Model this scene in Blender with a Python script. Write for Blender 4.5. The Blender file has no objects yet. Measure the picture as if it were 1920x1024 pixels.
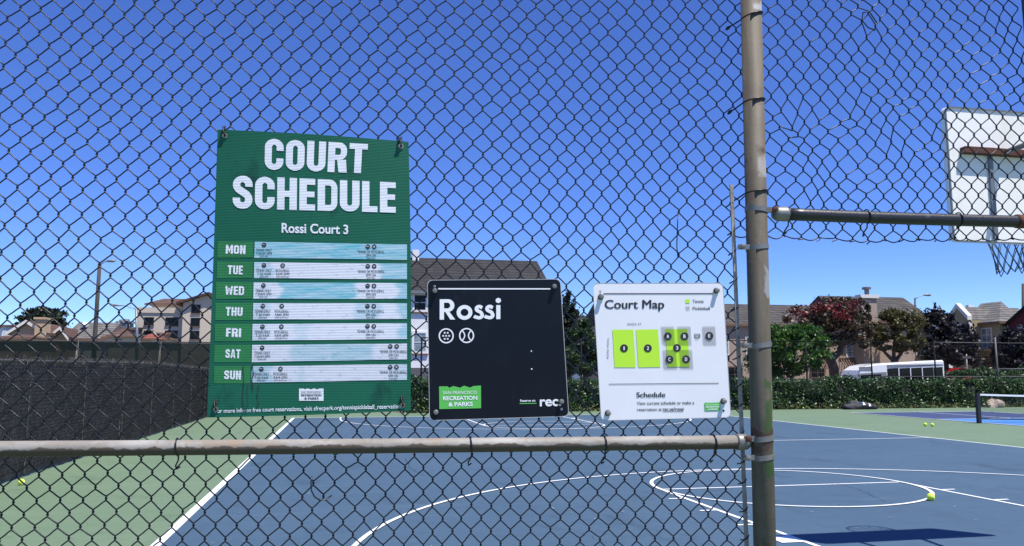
import bpy, math, random
import numpy as np
from mathutils import Vector, Matrix
random.seed(7); rng = np.random.default_rng(11)

# ------------------------------------------------------------------ camera, sky, sun, exposure
F_PX, PITCH, YAW, EYE = 1518.5, 0.1238, 0.2062, 1.55      # the world axes are the axes of the ball court
scene = bpy.context.scene
cam_d = bpy.data.cameras.new('camera'); cam = bpy.data.objects.new('camera', cam_d)
scene.collection.objects.link(cam)
cam_d.sensor_width = 36.0; cam_d.lens = 36.0 * F_PX / 1920.0
cam_d.clip_start = 0.05; cam_d.clip_end = 3000
cam.location = (0, 0, EYE); cam.rotation_euler = (math.pi / 2 + PITCH, 0, -YAW)
scene.camera = cam
world = bpy.data.worlds.new('World'); scene.world = world; world.use_nodes = True
wn = world.node_tree.nodes; wl = world.node_tree.links
sky = wn.new('ShaderNodeTexSky'); sky.sky_type = 'NISHITA'; sky.sun_disc = False
SUN = Vector((0.286, -0.342, 1.0)).normalized()
sky.sun_elevation = math.asin(SUN.z); sky.sun_rotation = math.atan2(SUN.x, SUN.y)
sky.altitude = 0; sky.air_density = 0.7; sky.dust_density = 0.0; sky.ozone_density = 10.0
grade = wn.new('ShaderNodeHueSaturation'); grade.inputs['Hue'].default_value = .515; grade.inputs['Saturation'].default_value = 1.10   # the phone's deep blue
wl.new(sky.outputs[0], grade.inputs['Color']); wl.new(grade.outputs[0], wn['Background'].inputs[0]); wn['Background'].inputs[1].default_value = 0.145
sun_d = bpy.data.lights.new('sun', 'SUN'); sun_d.energy = 5.0; sun_d.angle = math.radians(0.5)
sun_d.color = (1.0, 0.955, 0.89)
sun = bpy.data.objects.new('sun', sun_d); scene.collection.objects.link(sun)
sun.location = (20, -25, 60); sun.rotation_euler = (-SUN).to_track_quat('-Z', 'Y').to_euler()
scene.view_settings.view_transform = 'Standard'; scene.view_settings.look = 'None'
scene.view_settings.exposure = 0.5; scene.view_settings.gamma = 1.0
scene.view_settings.use_curve_mapping = False
scene.render.resolution_x = 1024; scene.render.resolution_y = 546

# ------------------------------------------------------------------ geometry of the place (photo point -> place)
CT, ST = math.cos(YAW), math.sin(YAW); CP, SP = math.cos(PITCH), math.sin(PITCH)
def c2w(X, Y, Z): return Vector((CT * X + ST * Y, -ST * X + CT * Y, Z))
def ray(px, py):
    u = (px - 960) / F_PX; v = (512 - py) / F_PX
    return c2w(u, CP - v * SP, SP + v * CP)
def gnd(px, py, z=0.0):
    d = ray(px, py); t = (z - EYE) / d.z; return Vector((d.x * t, d.y * t, z))
def onY(px, py, y):
    d = ray(px, py); t = y / d.y; return Vector((d.x * t, y, EYE + d.z * t))
def onX(px, py, x):
    d = ray(px, py); t = x / d.x; return Vector((x, d.y * t, EYE + d.z * t))
# the fence stands in a plane of its own, a little turned from the base line
FK, FY0 = 0.15, 2.229
FDIR = c2w(1, FK, 0).normalized(); FN = c2w(FK, -1, 0).normalized(); FO = c2w(0, FY0, 0)
def W(s, z, n=0.0): return FO + FDIR * s + FN * n + Vector((0, 0, z))
def fsz(px, py, n=0.0):
    d = ray(px, py); o = FO + FN * n - Vector((0, 0, EYE))
    t = (o.x * FN.x + o.y * FN.y) / (d.x * FN.x + d.y * FN.y); p = d * t
    q = p - Vector((FO.x, FO.y, 0)); return q.x * FDIR.x + q.y * FDIR.y, p.z + EYE
def F(px, py, n=0.0):
    s, z = fsz(px, py, n); return W(s, z, n)

# ------------------------------------------------------------------ materials
def mat(name, col=(.5, .5, .5), rough=.6, metal=0.0, spec=None, noise=None, bump=None, coat=0.0, sheen=None):
    """noise = list of (scale, second colour, low, high[, stretch xyz]); bump = (scale, strength, distance)"""
    m = bpy.data.materials.new(name); m.use_nodes = True
    nt = m.node_tree; b = nt.nodes['Principled BSDF']
    b.inputs['Roughness'].default_value = rough; b.inputs['Metallic'].default_value = metal
    if spec is not None: b.inputs['Specular IOR Level'].default_value = spec
    if coat: b.inputs['Coat Weight'].default_value = coat
    b.inputs['Base Color'].default_value = (*col, 1)
    tc = nt.nodes.new('ShaderNodeTexCoord')
    prev = None
    for nz in (noise or []):
        mp = nt.nodes.new('ShaderNodeMapping'); nt.links.new(tc.outputs['Object'], mp.inputs[0])
        if len(nz) > 4: mp.inputs['Scale'].default_value = nz[4]
        t = nt.nodes.new('ShaderNodeTexNoise'); t.inputs['Scale'].default_value = nz[0]
        t.inputs['Detail'].default_value = 6; t.inputs['Roughness'].default_value = .62
        nt.links.new(mp.outputs[0], t.inputs['Vector'])
        mr = nt.nodes.new('ShaderNodeMapRange'); mr.inputs[1].default_value = nz[2]; mr.inputs[2].default_value = nz[3]
        nt.links.new(t.outputs['Fac'], mr.inputs[0])
        mx = nt.nodes.new('ShaderNodeMix'); mx.data_type = 'RGBA'
        nt.links.new(mr.outputs[0], mx.inputs[0])
        if prev is None: mx.inputs[6].default_value = (*col, 1)
        else: nt.links.new(prev, mx.inputs[6])
        mx.inputs[7].default_value = (*nz[1], 1); prev = mx.outputs[2]
    if prev is not None: nt.links.new(prev, b.inputs['Base Color'])
    if bump:
        t = nt.nodes.new('ShaderNodeTexNoise'); t.inputs['Scale'].default_value = bump[0]; t.inputs['Detail'].default_value = 5
        nt.links.new(tc.outputs['Object'], t.inputs['Vector'])
        bp = nt.nodes.new('ShaderNodeBump'); bp.inputs['Strength'].default_value = bump[1]; bp.inputs['Distance'].default_value = bump[2]
        nt.links.new(t.outputs['Fac'], bp.inputs['Height']); nt.links.new(bp.outputs[0], b.inputs['Normal'])
    return m
def leaf_mat(name, cols, rough=.5, trans=.25):
    m = bpy.data.materials.new(name); m.use_nodes = True; nt = m.node_tree
    b = nt.nodes['Principled BSDF']; b.inputs['Roughness'].default_value = rough
    g = nt.nodes.new('ShaderNodeNewGeometry'); r = nt.nodes.new('ShaderNodeValToRGB')
    el = r.color_ramp.elements
    el[0].color = (*cols[0], 1); el[1].color = (*cols[-1], 1)
    for i, c in enumerate(cols[1:-1]):
        e = el.new((i + 1) / (len(cols) - 1)); e.color = (*c, 1)
    nt.links.new(g.outputs['Random Per Island'], r.inputs[0]); nt.links.new(r.outputs[0], b.inputs['Base Color'])
    tr = nt.nodes.new('ShaderNodeBsdfTranslucent'); nt.links.new(r.outputs[0], tr.inputs[0])
    ms = nt.nodes.new('ShaderNodeMixShader'); ms.inputs[0].default_value = trans
    nt.links.new(b.outputs[0], ms.inputs[1]); nt.links.new(tr.outputs[0], ms.inputs[2])
    nt.links.new(ms.outputs[0], nt.nodes['Material Output'].inputs[0])
    return m
def shingle_mat(name, c1, c2, bw=.45, bh=.26):
    m = bpy.data.materials.new(name); m.use_nodes = True; nt = m.node_tree; b = nt.nodes['Principled BSDF']
    b.inputs['Roughness'].default_value = .9
    tc = nt.nodes.new('ShaderNodeTexCoord'); sp = nt.nodes.new('ShaderNodeSeparateXYZ'); nt.links.new(tc.outputs['Object'], sp.inputs[0])
    ad = nt.nodes.new('ShaderNodeMath'); ad.operation = 'ADD'; nt.links.new(sp.outputs[0], ad.inputs[0]); nt.links.new(sp.outputs[1], ad.inputs[1])
    cb = nt.nodes.new('ShaderNodeCombineXYZ'); nt.links.new(ad.outputs[0], cb.inputs[0]); nt.links.new(sp.outputs[2], cb.inputs[1])
    br = nt.nodes.new('ShaderNodeTexBrick'); nt.links.new(cb.outputs[0], br.inputs['Vector'])
    br.inputs['Color1'].default_value = (*c1, 1); br.inputs['Color2'].default_value = (*c2, 1)
    br.inputs['Mortar'].default_value = tuple(x * .35 for x in c1) + (1,)
    br.inputs['Scale'].default_value = 1; br.inputs['Mortar Size'].default_value = .035
    br.inputs['Brick Width'].default_value = bw * 2; br.inputs['Row Height'].default_value = bh
    nz = nt.nodes.new('ShaderNodeTexNoise'); nz.inputs['Scale'].default_value = 1.2; nz.inputs['Detail'].default_value = 8
    nt.links.new(tc.outputs['Object'], nz.inputs['Vector'])
    mx = nt.nodes.new('ShaderNodeMix'); mx.data_type = 'RGBA'; mx.blend_type = 'MULTIPLY'; mx.inputs[0].default_value = .55
    nt.links.new(br.outputs[0], mx.inputs[6]); nt.links.new(nz.outputs['Fac'], mx.inputs[7])
    nt.links.new(mx.outputs[2], b.inputs['Base Color'])
    bp = nt.nodes.new('ShaderNodeBump'); bp.inputs['Strength'].default_value = .5; bp.inputs['Distance'].default_value = .03
    nt.links.new(br.outputs['Fac'], bp.inputs['Height']); nt.links.new(bp.outputs[0], b.inputs['Normal'])
    return m
def hexc(h):
    v = [int(h[i:i + 2], 16) / 255 for i in (0, 2, 4)]
    return tuple((x / 12.92 if x <= .04045 else ((x + .055) / 1.055) ** 2.4) for x in v)

M = {}
M['court_blue'] = mat('court_blue', (.037, .078, .124), .8, noise=[(.4, (.046, .092, .142), .35, .7), (4, (.032, .068, .110), .5, .75), (70, (.048, .095, .145), .55, .8), (2.2, (.054, .102, .15), .58, .72, (.2, 1, 1)), (1.1, (.030, .062, .100), .58, .68, (1, .5, 1)), (9, (.060, .105, .15), .67, .74)], bump=(260, .25, .004))
M['court_green'] = mat('court_green', (.110, .170, .098), .8, noise=[(.45, (.128, .190, .112), .35, .7), (5, (.098, .155, .090), .5, .75), (60, (.14, .205, .125), .6, .85), (1.8, (.135, .195, .122), .58, .72, (.2, 1, 1)), (1.0, (.092, .145, .082), .58, .68), (9, (.15, .205, .14), .67, .74)], bump=(260, .25, .004))
M['pickle_dark'] = mat('pickle_dark', (.026, .044, .115), .8, noise=[(2, (.032, .052, .13), .4, .7)])
M['pickle_light'] = mat('pickle_light', (.045, .165, .42), .8, noise=[(2, (.055, .185, .45), .4, .7)])
M['line'] = mat('line_paint', (.74, .76, .77), .7, noise=[(9, (.62, .66, .70), .5, .75), (60, (.5, .56, .64), .66, .8)])
M['asphalt'] = mat('asphalt', (.055, .055, .058), .9, noise=[(3, (.075, .073, .07), .4, .7)], bump=(120, .4, .01))
M['concrete'] = mat('concrete', (.36, .34, .31), .9, noise=[(2, (.29, .28, .26), .4, .7)], bump=(60, .3, .01))
M['earth'] = mat('earth', (.14, .13, .09), .95, noise=[(.4, (.09, .12, .06), .4, .6)])
M['vinyl'] = mat('black_vinyl_wire', (.008, .008, .012), .36, spec=.45, noise=[(40, (.022, .021, .022), .55, .8)])
M['pipe'] = mat('weathered_pipe', (.30, .26, .22), .55, spec=.4, noise=[(18, (.42, .39, .36), .45, .62, (.3, .3, 1)), (45, (.15, .115, .08), .58, .72), (9, (.19, .145, .10), .58, .68)], bump=(90, .35, .002))
M['pipe_dark'] = mat('black_pipe', (.022, .022, .024), .38, metal=.1, noise=[(11, (.12, .10, .08), .58, .72), (60, (.2, .16, .12), .68, .8)], bump=(90, .25, .002))
M['galv'] = mat('galvanised', (.24, .235, .22), .5, metal=.5, noise=[(30, (.17, .165, .155), .4, .7), (14, (.15, .10, .06), .56, .72)])
M['rust'] = mat('rusty_steel', (.085, .026, .016), .85, noise=[(18, (.15, .052, .025), .45, .7), (50, (.04, .016, .012), .55, .75)], bump=(70, .5, .004))
M['board'] = mat('weathered_board', (.86, .85, .80), .6, noise=[(2.2, (.78, .72, .58), .5, .75, (1, 1, .35)), (16, (.48, .47, .45), .62, .74), (45, (.30, .29, .28), .69, .78)])
M['steel_grey'] = mat('grey_steel', (.20, .21, .22), .5, metal=.4)
M['net_cord'] = mat('net_cord', (.11, .15, .17), .8)
M['ball'] = mat('ball_felt', (.60, .83, .045), .9, noise=[(40, (.5, .72, .05), .45, .65)], bump=(300, .4, .004))
M['black'] = mat('matte_black', (.012, .012, .014), .55)
M['white_tape'] = mat('white_tape', (.78, .78, .76), .7)
M['screen'] = mat('black_screen_cloth', (.030, .030, .032), .85, noise=[(2.2, (.044, .044, .046), .4, .7, (1, 1, .15)), (25, (.06, .06, .06), .64, .85, (1, 1, .4))], bump=(5, .5, .05))
M['mesh_grey'] = mat('aged_mesh_wire', (.018, .018, .018), .6, spec=.3, noise=[(3, (.045, .045, .043), .5, .75)])
M['fence_black'] = mat('fence_black', (.006, .006, .007), .7, spec=.15)
M['post_grey'] = mat('aged_post', (.085, .082, .076), .6, metal=.2, noise=[(6, (.14, .135, .12), .5, .75)])
M['wood'] = mat('pole_wood', (.055, .05, .046), .9, noise=[(5, (.08, .074, .068), .4, .7, (1, 1, .1))])
M['bark'] = mat('bark', (.085, .055, .04), .95, noise=[(6, (.05, .033, .026), .4, .7, (1, 1, .3))], bump=(25, .8, .03))
M['glass'] = mat('dark_glass', (.004, .005, .006), .08, spec=.16)
M['glass_pale'] = mat('curtained_glass', (.13, .16, .19), .08, spec=.8, noise=[(1.5, (.30, .33, .35), .45, .6)])
M['white'] = mat('white_paint', (.76, .76, .75), .55, noise=[(1.5, (.68, .68, .67), .45, .75)])
M['trim'] = mat('cream_trim', (.68, .66, .60), .6)

# ------------------------------------------------------------------ mesh helpers
COL = scene.collection
def link(name, me, m=None, parent=None):
    o = bpy.data.objects.new(name, me); COL.objects.link(o)
    if m is not None and me is not None:
        for k in (m if isinstance(m, (list, tuple)) else [m]): me.materials.append(k)
    if parent is not None: o.parent = parent; o.matrix_parent_inverse = parent.matrix_world.inverted()
    return o
def empty(name, loc, label, cat, group=None, kind=None):
    o = bpy.data.objects.new(name, None); COL.objects.link(o); o.location = loc
    o.empty_display_size = .2; o.matrix_world = Matrix.Translation(Vector(loc))
    return tag(o, label, cat, group, kind)
def tag(o, label=None, cat=None, group=None, kind=None):
    if label: o['label'] = label
    if cat: o['category'] = cat
    if group: o['group'] = group
    if kind: o['kind'] = kind
    return o
class MB:
    """collects vertices and faces of one mesh"""
    def __init__(s): s.v = []; s.f = []; s.mi = []
    def add(s, vs, fs, mi=0):
        b = len(s.v); s.v += [tuple(v) for v in vs]; s.f += [tuple(b + i for i in f) for f in fs]; s.mi += [mi] * len(fs)
    def box(s, a, b, mi=0):
        x0, y0, z0 = a; x1, y1, z1 = b
        s.add([(x0, y0, z0), (x1, y0, z0), (x1, y1, z0), (x0, y1, z0), (x0, y0, z1), (x1, y0, z1), (x1, y1, z1), (x0, y1, z1)],
              [(0, 3, 2, 1), (4, 5, 6, 7), (0, 1, 5, 4), (1, 2, 6, 5), (2, 3, 7, 6), (3, 0, 4, 7)], mi)
    def hexa(s, p, mi=0):      # 8 corners, bottom 0-3 and top 4-7
        s.add(p, [(0, 3, 2, 1), (4, 5, 6, 7), (0, 1, 5, 4), (1, 2, 6, 5), (2, 3, 7, 6), (3, 0, 4, 7)], mi)
    def tube(s, pts, r, n=8, mi=0, cap=True):
        pts = [Vector(p) for p in pts]; rs = r if isinstance(r, (list, tuple)) else [r] * len(pts)
        rings = []; up = None
        for i, p in enumerate(pts):
            t = (pts[min(i + 1, len(pts) - 1)] - pts[max(i - 1, 0)]).normalized()
            if up is None:
                up = Vector((0, 0, 1)) if abs(t.z) < .9 else Vector((1, 0, 0))
            a = t.cross(up)
            if a.length < 1e-6: a = t.orthogonal()
            a.normalize(); b = t.cross(a).normalized(); up = -b if False else up
            rings.append([p + (a * math.cos(2 * math.pi * k / n) + b * math.sin(2 * math.pi * k / n)) * rs[i] for k in range(n)])
        base = len(s.v); s.v += [tuple(v) for rg in rings for v in rg]
        for i in range(len(pts) - 1):
            for k in range(n):
                s.f.append((base + i * n + k, base + i * n + (k + 1) % n, base + (i + 1) * n + (k + 1) % n, base + (i + 1) * n + k)); s.mi.append(mi)
        if cap:
            s.f.append(tuple(base + k for k in range(n))[::-1]); s.mi.append(mi)
            s.f.append(tuple(base + (len(pts) - 1) * n + k for k in range(n))); s.mi.append(mi)
    def build(s, name, m, parent=None, smooth=False):
        me = bpy.data.meshes.new(name); me.from_pydata(s.v, [], s.f)
        o = link(name, me, m, parent)
        if any(s.mi): me.polygons.foreach_set('material_index', s.mi)
        if smooth: me.polygons.foreach_set('use_smooth', [True] * len(s.f))
        me.validate(); me.update(); return o
def quads_mesh(name, P, m, parent=None):
    """P: (n,4,3) array of loose quads"""
    n = len(P); me = bpy.data.meshes.new(name)
    me.vertices.add(n * 4); me.vertices.foreach_set('co', P.reshape(-1).astype(np.float32))
    me.loops.add(n * 4); me.loops.foreach_set('vertex_index', np.arange(n * 4, dtype=np.int32))
    me.polygons.add(n); me.polygons.foreach_set('loop_start', np.arange(0, n * 4, 4, dtype=np.int32))
    me.update(calc_edges=True); return link(name, me, m, parent)
def leaf_quads(C, size, up=.35):
    """leaf quads at the points C, bent across the middle"""
    n = len(C); d = rng.normal(size=(n, 3)); d[:, 2] += up; d /= np.linalg.norm(d, axis=1)[:, None]
    a = np.cross(d, rng.normal(size=(n, 3))); a /= np.linalg.norm(a, axis=1)[:, None]; b = np.cross(d, a)
    sz = size * rng.uniform(.6, 1.35, (n, 1)); L = a * sz; B = b * sz * .55
    return np.stack([C - L, C + B, C + L, C - B], 1)
def slab(name, x0, x1, y0, y1, z, m, parent=None, th=None):
    b = MB()
    if th: b.box((x0, y0, z - th), (x1, y1, z))
    else: b.add([(x0, y0, z), (x1, y0, z), (x1, y1, z), (x0, y1, z)], [(0, 1, 2, 3)])
    return b.build(name, m, parent)
def cyl_between(name, a, b, r, m, parent, n=16):
    t = MB(); t.tube([a, b], r, n); o = t.build(name, m, parent); smooth_sides(o); return o
def smooth_sides(o):
    me = o.data
    me.polygons.foreach_set('use_smooth', [len(p.vertices) == 4 for p in me.polygons])

# ------------------------------------------------------------------ ground, street, court
tag(slab('ground', -900, 900, -900, 1500, -.62, M['earth']), 'broad ground around the courts', None, kind='structure')
court = tag(slab('court_surface', -7.2, 62, -7, 33.4, 0, M['court_green'], th=.6), 'pale green painted hard court surface round the blue play area', None, kind='structure')
tag(slab('street', -150, 260, 38.5, 58.5, -.58, M['asphalt']), 'asphalt street behind the hedge', None, kind='structure')
tag(slab('pavement', -150, 260, 58.5, 61.2, -.44, M['concrete'], th=.16), 'concrete pavement in front of the houses', None, kind='structure')
tag(slab('verge', -60, 75, 33.4, 38.4, -.2, M['earth'], th=.4), 'planted earth strip behind the hedge', None, kind='structure')
CX, LANE, FT, BSK, R3 = 6.074, 1.828, 10.517, 6.373, 6.062
XL, XR, MID, NEAR, FAR = -1.607, 14.104, 17.578, 4.92, 29.92
slab('play_area', XL, XR, NEAR, FAR, .004, M['court_blue'], court)
LW = .05
def line(x0, y0, x1, y1, w=LW, z=.008):
    a = Vector((x0, y0, 0)); b = Vector((x1, y1, 0)); d = (b - a).normalized(); nrm = Vector((-d.y, d.x, 0)) * w / 2
    n = max(1, int((b - a).length / .5)); m_ = MB(); vs = []
    for i in range(n + 1):
        p = a.lerp(b, i / n); vs += [(p + nrm) + Vector((0, 0, z)), (p - nrm) + Vector((0, 0, z))]
    m_.add(vs, [(2 * i, 2 * i + 1, 2 * i + 3, 2 * i + 2) for i in range(n)]); return m_.build('court_line', M['line'], court)
def arc_line(cx, cy, r, a0, a1, w=LW, z=.012):
    n = max(12, int(abs(a1 - a0) * 24)); vs = []
    for i in range(n + 1):
        a = a0 + (a1 - a0) * i / n
        for rr in (r - w / 2, r + w / 2): vs.append((cx + rr * math.cos(a), cy + rr * math.sin(a), z))
    m_ = MB(); m_.add(vs, [(2 * i, 2 * i + 1, 2 * i + 3, 2 * i + 2) for i in range(n)]); return m_.build('court_line', M['line'], court)
line(XL, NEAR, XL, FAR, .09); line(XR, NEAR, XR, FAR, .06); line(XL, NEAR, XR, NEAR, .06, .0085); line(XL, FAR, XR, FAR, .06, .0085); line(XL, MID, XR, MID, .05, .0085)
for sg, ft, bk, base in ((1, FT, BSK, NEAR), (-1, 2 * MID - FT - .35, 2 * MID - BSK - .35, FAR)):
    line(CX - LANE, base, CX - LANE, ft, .05, .009); line(CX + LANE, base, CX + LANE, ft, .05, .009); line(CX - LANE, ft, CX + LANE, ft, .05, .0095)
    arc_line(CX, ft, LANE, 0, 2 * math.pi, .05, .013)
    if sg > 0: arc_line(CX, bk, R3, 0, math.pi, .05, .014)
    else: arc_line(CX, bk, R3, math.pi, 2 * math.pi, .05, .014)
    for s2 in (-1, 1):
        line(CX + s2 * R3, base, CX + s2 * R3, bk, .05, .0098)
        for k, d_ in enumerate((2.1, 3.0, 3.9, 4.8)):
            yy = base + sg * d_
            if k == 0: line(CX + s2 * (LANE + .03), yy + sg * .15, CX + s2 * (LANE + .24), yy + sg * .15, .3, .0102)
            else: line(CX + s2 * (LANE + .03), yy, CX + s2 * (LANE + .22), yy, .05, .0102)
M['crack'] = mat('court_crack', (.018, .034, .055), .9); M['patch'] = mat('patched_paint', (.047, .088, .135), .85, noise=[(8, (.040, .078, .122), .4, .7)])
def crack(pts, m, w=.006, z=.0155):
    P = []; 
    for (a, b) in zip(pts[:-1], pts[1:]):
        A_, B_ = gnd(*a), gnd(*b); P += [A_.lerp(B_, k / 6) + Vector((random.gauss(0, .015), random.gauss(0, .015), z)) for k in range(6)]
    t = MB(); vs = []
    for i, p in enumerate(P):
        d = (P[min(i + 1, len(P) - 1)] - P[max(i - 1, 0)]).normalized(); nr = Vector((-d.y, d.x, 0)) * w * random.uniform(.3, 1); vs += [p + nr, p - nr]
    t.add(vs, [(2 * i, 2 * i + 1, 2 * i + 3, 2 * i + 2) for i in range(len(P) - 1)]); t.build('court_crack', m, court)
crack([(1570, 908), (1620, 922), (1668, 946)], M['crack']); crack([(760, 860), (772, 880), (800, 896)], M['crack'], .005); crack([(1000, 985), (1090, 1002), (1150, 1022)], M['crack'], .004); crack([(1800, 866), (1860, 874), (1920, 872)], M['crack'], .007); crack([(560, 990), (640, 1000), (760, 990)], M['crack'], .003)
# far pickleball court
slab('pickleball_court', 19.95, 26.05, 16.0, 29.3, .005, M['pickle_dark'], court)
slab('kitchen_zone', 19.95, 26.05, 20.2, 24.55, .009, M['pickle_light'], court)
for a in ((19.95, 16, 19.95, 29.3), (26.05, 16, 26.05, 29.3), (19.95, 29.3, 26.05, 29.3), (19.95, 24.55, 26.05, 24.55), (19.95, 20.2, 26.05, 20.2), (23.0, 24.55, 23.0, 29.3)):
    line(*a, .06, .0135)

# ------------------------------------------------------------------ the near chain link fence
fence = empty('chain_link_fence', W(.45, 0, .03), 'black chain link fence with weathered pipe post filling the foreground', 'fence')
DH, DV = .0533, .0664
s0, z0 = fsz(18, 92)
SBAR_T = fsz(1374, 345); SBAR_B = fsz(1404, 1024)
def bar_s(z): return SBAR_T[0] + (SBAR_B[0] - SBAR_T[0]) * (z - SBAR_T[1]) / (SBAR_B[1] - SBAR_T[1])
S_R = fsz(1932, 200)[0]
RAIL_R0 = fsz(1452, 401); RAIL_R1 = fsz(1918, 415)
def rail_r_z(s): return RAIL_R0[1] + (RAIL_R1[1] - RAIL_R0[1]) * (s - RAIL_R0[0]) / (RAIL_R1[0] - RAIL_R0[0])
# smooth wander of the weave plus dents (photo point, push in px, radius)
DENTS = [((1488, 215), (10, 26), 22), ((1470, 235), (-8, -14), 20), ((1540, 235), (-10, 6), 26), ((1600, 200), (6, 16), 24), ((1700, 230), (-12, -10), 28),
         ((1660, 290), (12, 12), 34), ((1745, 250), (8, 14), 26), ((1780, 190), (-8, 10), 24), ((1710, 150), (0, 9), 40), ((1625, 35), (6, -12), 22), ((1590, 320), (-10, 10), 36),
         ((1850, 60), (12, 6), 46), ((1895, 120), (16, 8), 40), ((1500, 330), (10, -6), 40), ((1365, 150), (10, 4), 46), ((1360, 560), (6, 8), 36), ((1010, 420), (5, 4), 50), ((660, 845), (4, 7), 20), ((1230, 480), (-5, 5), 40), ((230, 560), (5, -4), 60), ((500, 120), (-4, 4), 70)]
DS = [(fsz(*c), (p[0] / 640, -p[1] / 640), r / 640) for c, p, r in DENTS]
ph = rng.uniform(0, 6.28, 12)
def warp(s, z):
    ds = .0045 * math.sin(2.1 * s + 1.7 * z + ph[0]) + .003 * math.sin(5.3 * s - 3.9 * z + ph[1]) + .0022 * math.sin(11 * s + 7 * z + ph[2])
    dz = .0042 * math.sin(2.7 * s - 1.9 * z + ph[3]) + .003 * math.sin(4.6 * s + 6.1 * z + ph[4]) + .0022 * math.sin(9 * s - 12 * z + ph[5])
    dn = .007 * math.sin(2.4 * s + 1.1 * z + ph[6]) + .005 * math.sin(4.4 * s + 3.7 * z + ph[7])
    for (cs, cz), (px, pz), r in DS:
        e = math.exp(-((s - cs) ** 2 + (z - cz) ** 2) / (2 * r * r)); ds += px * e; dz += pz * e; dn += .35 * abs(px + pz) * e
    return s + ds, z + dz, dn - .028
nodes = {}
def node(i, j):
    k = (i, j)
    if k not in nodes:
        right = s0 + i * DH / 2 > bar_s(1.9)
        jit = .0019 if right else .0011
        s, z, n = warp(s0 + i * DH / 2, z0 + j * DV / 2)
        nodes[k] = (s + random.gauss(0, jit), z + random.gauss(0, jit), n)
    return nodes[k]
I0 = int((-2.15 - s0) / (DH / 2)); I1 = int((S_R - s0) / (DH / 2))
J0 = int((.06 - z0) / (DV / 2)); J1 = int((3.02 - z0) / (DV / 2))
WR, NS = .00192, 5
ring = [(math.cos(2 * math.pi * k / NS), math.sin(2 * math.pi * k / NS)) for k in range(NS)]
def wire_tube(P, r, name, m, parent):
    P = np.array(P); n = len(P); T = np.zeros_like(P); T[1:-1] = P[2:] - P[:-2]; T[0] = P[1] - P[0]; T[-1] = P[-1] - P[-2]
    T /= np.maximum(np.linalg.norm(T, axis=1), 1e-9)[:, None]
    nn = np.array([FN.x, FN.y, FN.z]); A = np.cross(T, nn); l = np.linalg.norm(A, axis=1)[:, None]; A = A / np.maximum(l, 1e-6); B = np.cross(T, A)
    V = np.concatenate([(P + (A * c + B * s) * r)[:, None, :] for c, s in ring], 1).reshape(-1, 3)
    i = np.arange(n - 1)[:, None] * NS; k = np.arange(NS)[None, :]; k2 = (k + 1) % NS
    Q = np.stack([i + k, i + k2, i + NS + k2, i + NS + k], -1).reshape(-1, 4)
    me = bpy.data.meshes.new(name); me.vertices.add(len(V)); me.vertices.foreach_set('co', V.reshape(-1).astype(np.float32))
    me.loops.add(Q.size); me.loops.foreach_set('vertex_index', Q.reshape(-1).astype(np.int32))
    me.polygons.add(len(Q)); me.polygons.foreach_set('loop_start', np.arange(0, Q.size, 4, dtype=np.int32))
    me.polygons.foreach_set('use_smooth', np.ones(len(Q), dtype=bool)); me.update(calc_edges=True)
    return link(name, me, m, parent)
for w in range(I0, I1):
    pts = []
    smid = s0 + (w + .5) * DH / 2
    zmin = .06 if smid < bar_s(1.4) else rail_r_z(s0 + (w // 6) * 6 * DH / 2) - .058
    j0 = max(J0, int(math.ceil((zmin - z0) / (DV / 2))))
    if smid > fsz(1400, 500)[0] and smid < fsz(1428, 300)[0] and zmin < .5: continue
    for j in range(j0, J1):
        iA = w if (w + j) % 2 == 0 else w + 1; iB = 2 * w + 1 - iA
        A = node(iA, j); B = node(iB, j + 1)
        sg = 1 if iB > iA else -1
        fr = -.0024 * sg                     # legs leaning one way run in front, the others behind
        d = .0017
        if j == j0 and zmin > .5:            # knuckled lower selvage
            if sg > 0:
                Nn = node(iA + 2, j); sagd = random.uniform(.004, .016); bow = random.uniform(-.004, .010)
                pts += [W(Nn[0] + (A[0] - Nn[0]) * q_ / 6, Nn[1] + (A[1] - Nn[1]) * q_ / 6 - sagd * 4 * (q_ / 6) * (1 - q_ / 6), Nn[2] + bow * math.sin(math.pi * q_ / 6)) for q_ in range(6)]
            else:
                pts += [W(A[0] + random.uniform(-.014, -.004), A[1] - random.uniform(.0, .014), A[2] + .004), W(A[0] + .003, A[1] - .006, A[2] + .003)]
        pts.append(W(A[0] - sg * d, A[1], A[2]))
        L = lambda t, e=0: W(A[0] + (B[0] - A[0]) * t, A[1] + (B[1] - A[1]) * t + e, A[2] + (B[2] - A[2]) * t + fr)
        pts.append(W(A[0] + sg * .0006, A[1] + .0056, A[2] + fr * .9))
        pts += [L(.34, .0012), L(.5), L(.66, -.0012)]
        pts.append(W(B[0] - sg * .0006, B[1] - .0056, B[2] + fr * .9))
    wire_tube([tuple(p) for p in pts], WR, 'wire', M['vinyl'], fence)

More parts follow.
